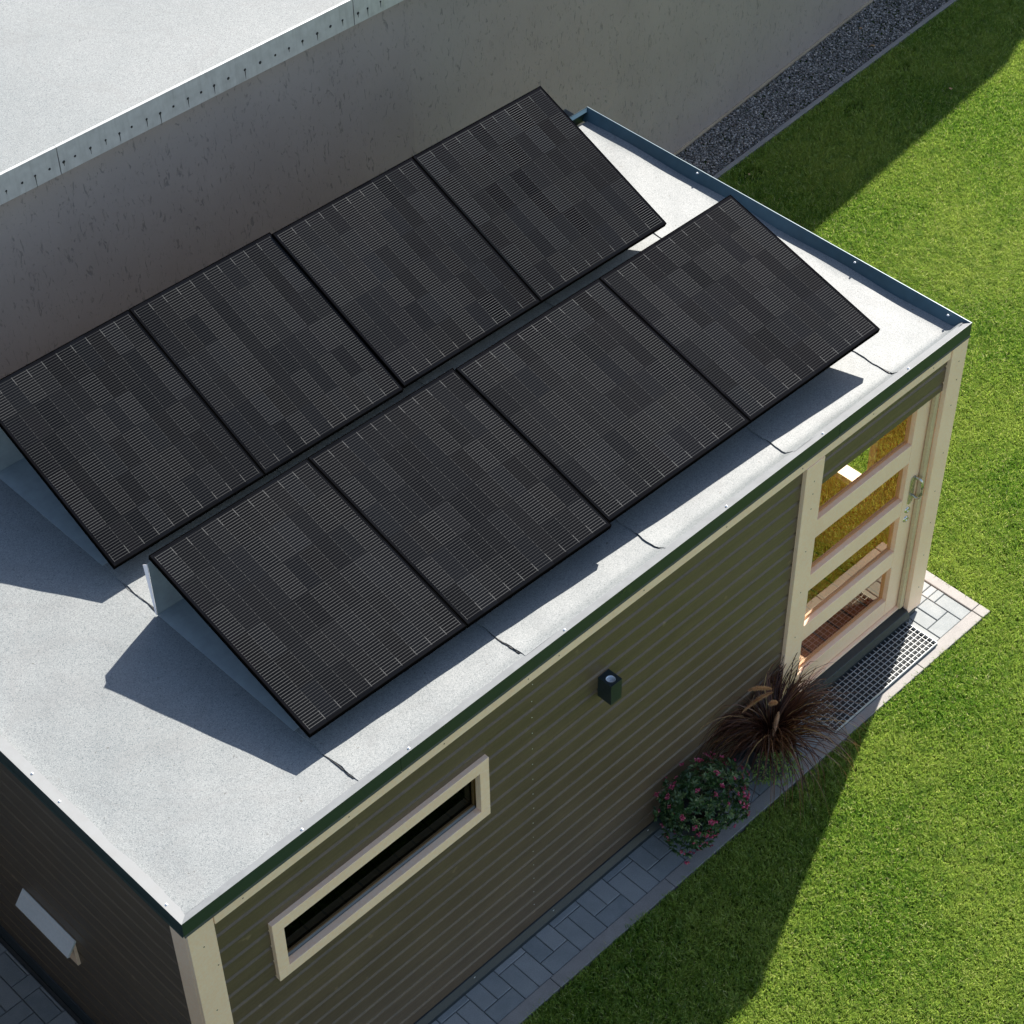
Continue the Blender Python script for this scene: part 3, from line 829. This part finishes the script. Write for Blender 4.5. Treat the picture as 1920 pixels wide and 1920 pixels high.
o = part(rm, "roof", ROOF)
for p in o.data.polygons: p.use_smooth = True
# bitumen beads that squeezed out of the lap seams by the front rim
for si, (sx_, ya, yb) in enumerate([(1.090, 0.078, 0.295), (2.192, 0.076, 0.290), (3.228, 0.080, 0.255), (4.255, 0.078, 0.250), (5.182, 0.078, 0.240), (1.088, 1.48, 1.86)]):
    pts = []; rs = []
    for k in range(14):
        t_ = k/13; y = yb+(ya-yb)*t_
        tail = 0.004*math.exp(-((y-0.06)/0.05)**2)
        x = sx_ + 0.004*math.sin(9*y+si+1)+0.0025*math.sin(31*y+2*(si+1)) + tail + random.uniform(-0.002, 0.002)
        pts.append((x-0.004, y, zroof(x, y)+0.002)); rs.append(random.uniform(0.0014, 0.0034)*(0.5+0.9*t_))
    part(MB().tube(pts, rs, 6), "seam_bead", TAR)
# rim: fascia pieces and top flanges
def fascia(pts, nrm, t_=0.0025, h=0.093, name="fascia"):
    (xa, ya), (xb, yb) = pts
    m = MB().prism([(xa, ya, HR-h), (xb, yb, HR-h), (xb, yb, HR), (xa, ya, HR)], (nrm[0]*t_, nrm[1]*t_, 0))
    # drip kick at the lower edge
    m.prism([(xa, ya, HR-h), (xb, yb, HR-h), (xb-nrm[0]*0.006, yb-nrm[1]*0.006, HR-h-0.010), (xa-nrm[0]*0.006, ya-nrm[1]*0.006, HR-h-0.010)], (nrm[0]*0.002, nrm[1]*0.002, 0))
    return part(m, name, GREEN)
for a, b in ((0.0, 1.318), (1.321, 4.597), (4.600, L)): fascia([(a, 0.0), (b, 0.0)], (0, 1))
fascia([(0.0, 0.003), (0.0, 1.30)], (1, 0)); fascia([(0.0, 1.303), (0.0, W)], (1, 0))
fascia([(L, 0.0025), (L, 1.5)], (-1, 0)); fascia([(L, 1.503), (L, W)], (-1, 0)); fascia([(0.003, W), (L-0.003, W)], (0, -1))
# soffit closing the gap behind the fascia
part(MB().box(0.004, L-0.004, 0.004, 0.060, HR-0.108, HR-0.100).box(0.004, 0.06, 0.062, W-0.004, HR-0.108, HR-0.100), "soffit", GREEN)
fl = MB()
def flange(p0, p1, q0, q1): fl.prism([p0, p1, q1, q0], (0, 0, -0.0015))
flange((0.0, 0.0, HR+0.0005), (L, 0.0, HR+0.0005), (0.046, 0.046, HR-0.010), (L-0.046, 0.046, HR-0.010))
flange((0.0, W, HR+0.0005), (0.0, 0.0, HR+0.0005), (0.060, W-0.06, HR-0.010), (0.060, 0.046, HR-0.010))
part(fl, "drip_edge", ZINC)
up_ = MB()
up_.prism([(L, 0.0, HR+0.0008), (L, W, HR+0.0008), (L-0.005, W, HR+0.0008), (L-0.005, 0.0, HR+0.0008)], (0, 0, -0.0015))
up_.prism([(L-0.005, 0.006, HR), (L-0.005, W, HR), (L-0.046, W, HR-0.088), (L-0.046, 0.030, HR-0.088)], (0.0012, 0, 0))
up_.prism([(0.05, W, HR+0.0008), (L, W, HR+0.0008), (L-0.02, W-0.02, HR-0.02), (0.07, W-0.02, HR-0.02)], (0, 0, -0.0015))
part(up_, "parapet_flashing", mat_metal("shade_blue_zinc", (0.05, 0.105, 0.14), 0.4, 0.1))  # blue of the shaded inner face is put into the zinc colour
# gutter stub visible past the back row
gt = MB()
for k in range(10):
    a0_ = math.pi + math.pi*k/10; a1_ = math.pi + math.pi*(k+1)/10
    gt.quad((0.0, W+0.055+0.05*math.cos(a0_), HR-0.02+0.06*math.sin(a0_)), (L-0.10, W+0.055+0.05*math.cos(a0_), HR-0.02+0.06*math.sin(a0_)),
            (L-0.10, W+0.055+0.05*math.cos(a1_), HR-0.02+0.06*math.sin(a1_)), (0.0, W+0.055+0.05*math.cos(a1_), HR-0.02+0.06*math.sin(a1_)))
gt.poly([(L-0.10, W+0.055+0.05*math.cos(math.pi+math.pi*k/10), HR-0.02+0.06*math.sin(math.pi+math.pi*k/10)) for k in range(11)])
part(gt, "gutter", ZINC)
# rim screws
for (x, y, z) in [(5.765, 2.105, HR-0.012), (5.762, 0.841, HR-0.012), (5.760, 0.149, HR-0.012), (0.028, 1.171, HR), (0.022, 0.945, HR), (0.020, 0.135, HR), (0.022, 2.0, HR), (1.389, 0.018, HR), (2.45, 0.018, HR), (3.675, 0.02, HR), (4.468, 0.018, HR), (5.22, 0.018, HR), (0.72, 0.018, HR)]:
    o = part(MB().lathe((0, 0, 0), [(0.0001, 0.005), (0.004, 0.004), (0.006, 0.0), (0.0075, -0.002)], 12), "screw", SCREW, 0, shed, True)
    o.location = (x, y, z)

# tall unseen fence, added to shade the narrow paved passage and left wall
fn = empty("shade_fence", (-1.45, 2.0, 0), "unseen dark boarded fence added to shade the paved passage left of the shed", "fence")
fb_ = MB(); yk_ = -3.2
while yk_ < 3.8:
    fb_.box(-0.012, 0.012, yk_, yk_+0.118, 0.04, 2.75+random.uniform(-0.003, 0.003)); yk_ += 0.122
fb_.build("boards", DARK, fn)
for yk_ in (-3.0, -1.0, 1.0, 3.0):
    MB().box(-0.10, -0.0125, yk_, yk_+0.09, 0.0, 2.8).build("post", DARK, fn)

# ================================================================== SOLAR
S_ = 0.757
tables = {   # x0, y0, z0, panel width, slope length, tilt, yaw, roll  (fit, in units of 0.757 m)
 "FL": (1.395, 0.452, 0.140, 1.330, 1.664, 0.240, -0.031, 0.004),
 "FR": (4.068, 0.413, 0.140, 1.432, 1.604, 0.258, -0.026, 0.012),
 "BL": (1.409, 2.482, 0.140, 1.299, 1.605, 0.394, -0.023, -0.005),
 "BR": (4.013, 2.430, 0.140, 1.411, 1.564, 0.399, -0.008, -0.015)}
labels = {
 "FL": ["black solar panel in the front row nearest the window end of the roof", "black solar panel in the front row, second from the window end"],
 "FR": ["black solar panel in the front row, second from the door end", "black solar panel in the front row right above the glazed door"],
 "BL": ["black solar panel in the back row cut off by the picture's left side", "black solar panel in the back row, second from the left end"],
 "BR": ["black solar panel in the back row, second from the far parapet", "black solar panel in the back row closest to the gravel bed, the farthest one"]}
mlabels = {"FL": "grey sheet metal mount with white edge under the two left panels of the front row",
 "FR": "grey sheet metal mount hidden under the two right panels of the front row",
 "BL": "grey sheet metal mount under the left panels of the back row, cut off",
 "BR": "grey sheet metal mount hidden under the two right panels of the back row"}
for key, (x0, y0, z0, w, s, ti, yaw, ro) in tables.items():
    x0, y0, z0, w, s = x0*S_, y0*S_, z0*S_, w*S_, s*S_
    a = Vector((math.cos(yaw), math.sin(yaw), ro)).normalized()
    b = Vector((-math.sin(yaw)*math.cos(ti), math.cos(yaw)*math.cos(ti), math.sin(ti)))
    b = (b - a*b.dot(a)).normalized(); n_ = a.cross(b)
    rotm = Matrix((a, b, n_)).transposed().to_4x4()
    proto = None
    gpx = 0.0022; ww = w-2*gpx; fwd = 0.005
    for i in range(2):
        org = Vector((x0, y0, HR+z0)) + a*(w*i+gpx)
        if proto is None:
            e = empty("solar_panel")
            fm = MB()
            fm.box(0, ww, 0, fwd, -0.034, 0); fm.box(0, ww, s-fwd, s, -0.034, 0)
            fm.box(0, fwd, fwd, s-fwd, -0.034, -0.0001); fm.box(ww-fwd, ww, fwd, s-fwd, -0.034, -0.0001)
            fm.build("frame", BLACKF, e, 0.0012)
            gm = MB().quad((fwd, fwd, -0.0020), (ww-fwd, fwd, -0.0020), (ww-fwd, s-fwd, -0.0020), (fwd, s-fwd, -0.0020))
            go = gm.build("cell_glass", CELLS, e)
            uv = go.data.uv_layers.new(name="UVMap")
            mx_, my_ = 0.014, 0.013
            for li, (uu, vv) in enumerate([(-mx_, -my_), (1+mx_, -my_), (1+mx_, 1+my_), (-mx_, 1+my_)]):
                uv.data[li].uv = (uu, vv)
            MB().quad((fwd, s-fwd, -0.030), (ww-fwd, s-fwd, -0.030), (ww-fwd, fwd, -0.030), (fwd, fwd, -0.030)).build("back_sheet", BLACKF, e)
            proto = e
        else:
            e = copy_tree(proto)
        mw = rotm.copy(); mw.translation = org
        e.matrix_world = mw
        tag(e, labels[key][i], "solar panel", "solar panels in two tilted rows on the shed roof")
    # mount: floor tray and leaning back plate
    zr = HR-0.010 if x0 < 2 else HR-0.040
    mt = empty("panel_mount", (x0, y0, zr), mlabels[key], "mount", "sheet metal mounts under the solar panels")
    lowL = Vector((x0, y0, HR+z0)); topL = lowL + b*s
    ybk = topL.y - 0.010; ztp = topL.z-0.037 - y0*0
    X0, X1 = 0.018, 2*w-0.018
    rz = ro
    def loc(x, y, z): return (x - 0, y - y0, z - zr)
    m = MB(); m.box(X0, X1, 0.15, ybk-y0, 0.0, 0.0025)
    m.build("tray", ALU, mt)
    m = MB()
    hL = ztp-zr; hR = hL + a.z*(X1-X0)
    dy = 0.0
    m.prism([(X0, ybk-y0, 0.0026), (X1, ybk-y0+yaw*2*w, 0.0026), (X1, ybk-y0+yaw*2*w, hR-0.002), (X0, ybk-y0, hL-0.002)], (0, 0.0025, 0))
    bpl = m.build("back_plate", ALU, mt)
    # bent outer edge, wider towards the top
    m = MB().prism([(X0-0.0025, ybk-y0, 0.003), (X0-0.0025, ybk-y0+0.010, 0.003), (X0-0.0025-0.002, ybk-y0+0.036, hL-0.03), (X0-0.0025, ybk-y0, hL-0.004)], (-0.002, 0, 0))
    m.build("side_flange", LAV, mt)
    m = MB().quad((X0+0.10, 0.30, 0.0034), (X0+0.106, 0.30, 0.0034), (X0+0.106, 0.42, 0.0034), (X0+0.10, 0.42, 0.0034))
    m.build("slot", BLACKF, mt)
    m = MB().quad((X0+0.06, ybk-y0-0.001, 0.09), (X0+0.066, ybk-y0-0.001, 0.09), (X0+0.066, ybk-y0-0.001, 0.14), (X0+0.06, ybk-y0-0.001, 0.14))
    m.build("slot", BLACKF, mt)
    # short struts that carry the low edge
    m = MB(); zt_ = z0+HR-zr-0.038+0.17*math.tan(ti)
    m.prism([(X0+0.20, 0.17, 0.003), (X1-0.05, 0.17, 0.003), (X1-0.05, 0.17, zt_+a.z*X1), (X0+0.20, 0.17, zt_)], (0, 0.003, 0))
    m.build("front_rail", ALU, mt)

# ================================================================== LAMP
lamp = empty("wall_lamp", (2.74, 0.05, 1.69), "small dark box-shaped wall lamp with round lens facing up, on the olive boards", "lamp")
lb = MB(); x0, x1, y0, y1, z0, z1 = 0, 0.082, -0.098, 0.0, 0.0, 0.152
cxl, cyl, rl, seg = 0.041, -0.055, 0.0275, 32
lb.box(x0, x1, y0, y1, z0, z1-0.03)
# top with a round hole
n0 = len(lb.v)
ring = [(cxl+rl*math.cos(2*math.pi*k/seg), cyl+rl*math.sin(2*math.pi*k/seg)) for k in range(seg)]
def sq(k):
    q = 2*math.pi*k/seg; c_, s_ = math.cos(q), math.sin(q)
    tt = []
    if abs(c_) > 1e-6: tt.append(((x1 if c_ > 0 else x0)-cxl)/c_)
    if abs(s_) > 1e-6: tt.append(((y1 if s_ > 0 else y0)-cyl)/s_)
    t_ = min(tt); return (cxl+c_*t_, cyl+s_*t_)
outer = [sq(k) for k in range(seg)]
for k in range(seg):
    k2 = (k+1) % seg
    lb.quad(ring[k]+(z1,), outer[k]+(z1,), outer[k2]+(z1,), ring[k2]+(z1,))
    lb.quad(ring[k2]+(z1,), ring[k2]+(z1-0.03,), ring[k]+(z1-0.03,), ring[k]+(z1,))
lb.quad((x0, y0, z1-0.03), (x1, y0, z1-0.03), (x1, y0, z1), (x0, y0, z1)); lb.quad((x0, y1, z1-0.03), (x0, y0, z1-0.03), (x0, y0, z1), (x0, y1, z1))
lb.quad((x1, y0, z1-0.03), (x1, y1, z1-0.03), (x1, y1, z1), (x1, y0, z1)); lb.quad((x1, y1, z1-0.03), (x0, y1, z1-0.03), (x0, y1, z1), (x1, y1, z1))
for a_, b_ in (((x0, y0), (x0, cyl)),):
    pass
# fill the square's corners
for (px, py) in ((x0, y0), (x1, y0), (x1, y1), (x0, y1)):
    best = sorted(range(seg), key=lambda k: (outer[k][0]-px)**2+(outer[k][1]-py)**2)
    k = best[0]; k2 = best[1]
    lb.poly([outer[k]+(z1-0.00002,), (px, py, z1-0.00002), outer[k2]+(z1-0.00002,)])
lb.build("housing", LAMPM, lamp)
MB().lathe((cxl, cyl, z1-0.020), [(0.0001, -0.006), (0.007, -0.006), (0.008, -0.002), (0.014, -0.003), (0.015, 0.002), (0.021, 0.003), (0.0222, 0.010), (0.0262, 0.014)], 32).build("lens", LENS, lamp, smooth=False)

# ================================================================== GRATE
gr = empty("door_grate", (4.595, -0.268, 0.0), "galvanised metal grid mat set in front of the glazed door", "grate")
GL, GW, GH, G0 = 1.035, 0.262, 0.030, 0.006
fm = MB()
fm.box(0, GL, 0, 0.003, G0, GH); fm.box(0, GL, GW-0.003, GW, G0, GH)
fm.box(0, 0.003, 0.003, GW-0.003, G0, GH); fm.box(GL-0.003, GL, 0.003, GW-0.003, G0, GH)
fm.build("frame", GRATE, gr)
bm2 = MB()
nxg, nyg = 27, 8
for k in range(1, nxg):
    x = GL*k/nxg; bm2.box(x-0.0009, x+0.0009, 0.003, GW-0.003, GH-0.008, GH-0.0005)
for k in range(1, nyg):
    y = GW*k/nyg; bm2.box(0.003, GL-0.003, y-0.0009, y+0.0009, GH-0.010, GH-0.0008)
bm2.build("bars", GRATE, gr)
MB().box(-0.004, GL+0.004, -0.004, GW+0.004, 0.0022, 0.0058).build("shade_sheet", mat_painted("under_grate_shade", (0.028, 0.032, 0.034), 0.8, 0.1), gr)  # dark sheet stands in for the shade beneath the bars

# ================================================================== PLANTS
def ribbons(name, curves, widths, mat, parent, rnd):
    V = []; F = []; A = []
    for pts, w, r in zip(curves, widths, rnd):
        m_ = len(pts); base = len(V)
        t0 = Vector(pts[-1])-Vector(pts[0]); sd = t0.cross(Vector((0, 0, 1)))
        if sd.length < 1e-4: sd = Vector((1, 0, 0))
        sd.normalize()
        sd = (sd + Vector((random.uniform(-.5, .5), random.uniform(-.5, .5), random.uniform(-.3, .3)))).normalized()
        for i, p in enumerate(pts):
            ww_ = w*(1-(i/(m_-1))**2.2)*0.5+0.0002
            p = Vector(p); V.append(tuple(p-sd*ww_)); V.append(tuple(p+sd*ww_)); A += [r, r]
        for i in range(m_-1):
            F.append((base+2*i, base+2*i+1, base+2*i+3, base+2*i+2))
    return np_mesh(name, np.array(V), np.array(F), mat, parent, np.array(A))

def leaves(name, pts, dirs, sizes, mat, parent, rnd, aspect=0.36):
    """small folded leaves: 6 vertices each"""
    V = []; F = []; A = []
    for p, d, s, r in zip(pts, dirs, sizes, rnd):
        p = Vector(p); d = Vector(d).normalized()
        sd = d.cross(Vector((random.uniform(-.4, .4), random.uniform(-.4, .4), 1))).normalized(); nn = sd.cross(d)
        b_ = len(V); w = s*aspect*0.5
        V += [tuple(p), tuple(p+d*s*0.45-sd*w+nn*s*0.06), tuple(p+d*s*0.45+sd*w+nn*s*0.06), tuple(p+d*s*0.5), tuple(p+d*s-nn*s*0.12)]
        F += [(b_, b_+1, b_+3), (b_, b_+3, b_+2), (b_+1, b_+4, b_+3), (b_+3, b_+4, b_+2)]; A += [r]*5
    return np_mesh(name, np.array(V), np.array(F), mat, parent, np.array(A))

# purple fountain grass --------------------------------------------------
PX, PY = 4.105, -0.135
fg = empty("potted_fountain_grass", (PX, PY, 0), "large burgundy fountain grass with fuzzy tan plumes in a dark pot by the door", "potted plant", "potted plants along the shed wall")
MB().lathe((0, 0, 0.004), [(0.0001, 0), (0.112, 0), (0.118, 0.01), (0.150, 0.235), (0.156, 0.240), (0.156, 0.262), (0.147, 0.262), (0.143, 0.235), (0.0001, 0.232)], 48).build("pot", POT, fg, smooth=False)
MB().lathe((0, 0, 0.0), [(0.0001, 0.243), (0.142, 0.239)], 32).build("soil", SOIL, fg)
cur = []; wd = []; rn = []
for k in range(900):
    az_ = random.uniform(0, 2*math.pi)
    if -2.9 < math.atan2(math.sin(az_), math.cos(az_)) < -1.0 and random.random() < 0.55: continue
    inc = abs(random.gauss(0, 0.42))+0.06
    Lb = random.uniform(0.36, 0.84); r0 = random.uniform(0, 0.075); bend = random.uniform(1.8, 4.6)
    x, y, z = r0*math.cos(az_), r0*math.sin(az_), 0.24
    th_ = inc; pts = []; N_ = 9
    azd = az_+random.gauss(0, 0.5)
    for i in range(N_):
        pts.append((x, min(y, 0.165), z))
        st = Lb/(N_-1)
        x += math.sin(th_)*math.cos(azd)*st; y += math.sin(th_)*math.sin(azd)*st; z += math.cos(th_)*st
        azd += random.gauss(0, 0.09)
        th_ = min(th_+bend*st*1.35*(0.5+1.4*i/N_), 2.9)
        z = max(z, 0.02)
    cur.append(pts); wd.append(random.uniform(0.004, 0.0085)); rn.append(min(1, max(0, random.gauss(0.42, 0.27))))
ribbons("leaf_blades", cur, wd, BURG, fg, rn)
def plume(p0, p1, sag, rad_):
    p0, p1 = Vector(p0), Vector(p1); V = []; F = []; A = []
    mid = (p0+p1)/2 + Vector((0, 0, sag)); nb_ = 1700
    for k in range(nb_):
        t_ = random.random(); c_ = p0*(1-t_)**2+mid*2*t_*(1-t_)+p1*t_*t_
        tg = ((mid-p0)*(1-t_)+(p1-mid)*t_).normalized()
        a_ = Vector((random.gauss(0, 1), random.gauss(0, 1), random.gauss(0, 1))).normalized()
        a_ = (a_ - tg*a_.dot(tg)).normalized()
        prof = math.sin(math.pi*min(1, t_*0.93+0.06))**0.5
        tip = c_ + a_*rad_*prof*random.uniform(0.6, 1.15) + tg*random.uniform(0.008, 0.020)
        s_ = tg.cross(a_)*0.0009
        b_ = len(V); V += [tuple(c_-s_), tuple(c_+s_), tuple(tip)]; F.append((b_, b_+1, b_+2)); A += [random.random()]*3
    return np.array(V), np.array(F), np.array(A)
for (q0, q1, sag) in [((-0.02, 0.02, 0.74), (-0.245, 0.02, 0.92), 0.03), ((-0.02, 0.01, 0.72), (-0.29, 0.01, 0.78), 0.05), ((-0.02, -0.03, 0.66), (-0.11, -0.04, 0.73), 0.01),
                      ((-0.045, -0.065, 0.63), (-0.075, -0.065, 0.43), 0.02), ((0.105, -0.065, 0.44), (0.145, -0.065, 0.20), 0.02)]:
    V, F, A = plume(q0, q1, sag, 0.019)
    po = np_mesh("plume", V, F, PLUME, fg, A)
    # its stem
    st_ = MB().tube([(q0[0]*0.15, q0[1]*0.15, 0.24), (q0[0]*0.45, q0[1]*0.45, 0.24+(q0[2]-0.24)*0.75), q0], [0.0022, 0.0018, 0.0012], 5)
    st_.build("stem", BURG, po)
pts = []; dr = []; sz = []; rn = []
for k in range(900):
    a_ = random.uniform(math.radians(190), math.radians(290)); rr = random.uniform(0.10, 0.20); z = random.uniform(0.06, 0.26) if rr > 0.155 else random.uniform(0.245, 0.275)
    if z < 0.24: rr = random.uniform(0.155, 0.20)+0.02*random.random()
    pts.append((rr*math.cos(a_), rr*math.sin(a_), z)); dr.append((math.cos(a_)+random.uniform(-.8, .8), math.sin(a_)+random.uniform(-.8, .8), random.uniform(-.6, .7))); sz.append(random.uniform(0.012, 0.024)); rn.append(random.random())
leaves("trailing_leaves", pts, dr, sz, HERB, fg, rn, 0.6)

# pink flowering shrub ---------------------------------------------------
QX, QY = 3.450, -0.135
fs = empty("potted_flower_shrub", (QX, QY, 0), "round green shrub dotted with pink flowers in a low dark pot beneath the wall lamp", "potted plant", "potted plants along the shed wall")
MB().lathe((0, 0, 0.004), [(0.0001, 0), (0.105, 0), (0.135, 0.12), (0.140, 0.125), (0.140, 0.14), (0.130, 0.14), (0.0001, 0.125)], 40).build("pot", POT, fs)
def dome(surface=False):
    while True:
        v = Vector((random.uniform(-1, 1), random.uniform(-1, 1), random.uniform(-0.75, 1)))
        r_ = v.length
        if r_ > 1 or r_ < 0.35: continue
        if surface or random.random() < 0.75: v = v.normalized()*random.uniform(0.86, 1.05)
        lump = 1 + 0.17*math.sin(4.3*v.x+2)*math.sin(4*v.y+0.7) + 0.13*math.sin(6*v.z+v.x*5+1) + (random.uniform(0.05, 0.28) if random.random() < 0.07 else 0)
        p = Vector((v.x*0.29*lump, v.y*0.235*lump, 0.265+v.z*0.215*lump))
        if p.y > 0.165 or p.z < 0.05: continue
        return p, v.normalized()
pts = []; dr = []; sz = []; rn = []
for k in range(560):                                    # rosettes of leaves at shoot tips
    p, d = dome(); rot_ = random.uniform(0, 6.28); u_ = d.orthogonal().normalized(); v_ = d.cross(u_); c0 = min(1, max(0, random.gauss(0.5, 0.25)))
    nl = random.randint(6, 9)
    for q in range(nl):
        a_ = rot_+2*math.pi*q/nl; dd = u_*math.cos(a_)+v_*math.sin(a_)+d*random.uniform(0.15, 0.9)
        pts.append(tuple(p-d*0.008)); dr.append(tuple(dd)); sz.append(random.uniform(0.022, 0.040)); rn.append(min(1, max(0, c0+random.uniform(-.15, .15))))
leaves("foliage", pts, dr, sz, SHRUB, fs, rn, 0.42)
tw = MB()
for k in range(60):
    p, d = dome(); tw.tube([(random.uniform(-.03, .03), random.uniform(-.03, .03), 0.12), tuple(Vector((p.x*0.5, p.y*0.5, 0.12+(p.z-0.12)*0.6))), tuple(p)], [0.003, 0.002, 0.001], 4, False)
tw.build("twigs", mat_painted("twig_bark", (0.05, 0.03, 0.02), 0.8, 0.1), fs)
fproto = []
for v_i in range(4):
    pp = []; dd_ = []; ss = []; rr_ = []
    for c_i in range(random.randint(4, 7)):
        off = Vector((random.uniform(-.010, .010), random.uniform(-.010, .010), random.uniform(0, .008)))
        for q in range(7):
            a_ = random.uniform(0, 6.28)
            pp.append(tuple(off)); dd_.append((math.cos(a_), math.sin(a_), random.uniform(0.4, 1.8))); ss.append(random.uniform(0.008, 0.014)); rr_.append(min(1, max(0, random.gauss(0.45, 0.3))))
    fproto.append((pp, dd_, ss, rr_))
fobj = []
for k in range(99):
    p, d = dome(True)
    if k < 4:
        o = leaves("flower", *fproto[k][:3], PINK, fs, fproto[k][3], 0.7); fobj.append(o)
    else:
        o = fobj[k % 4].copy(); sc.collection.objects.link(o); o.parent = fs
    o.location = p + d*0.022
    o.rotation_euler = d.to_track_quat('Z', 'Y').to_euler()
    sca = random.uniform(0.8, 1.5); o.scale = (sca, sca, sca)
print("blades", n, "objects", len(sc.objects))
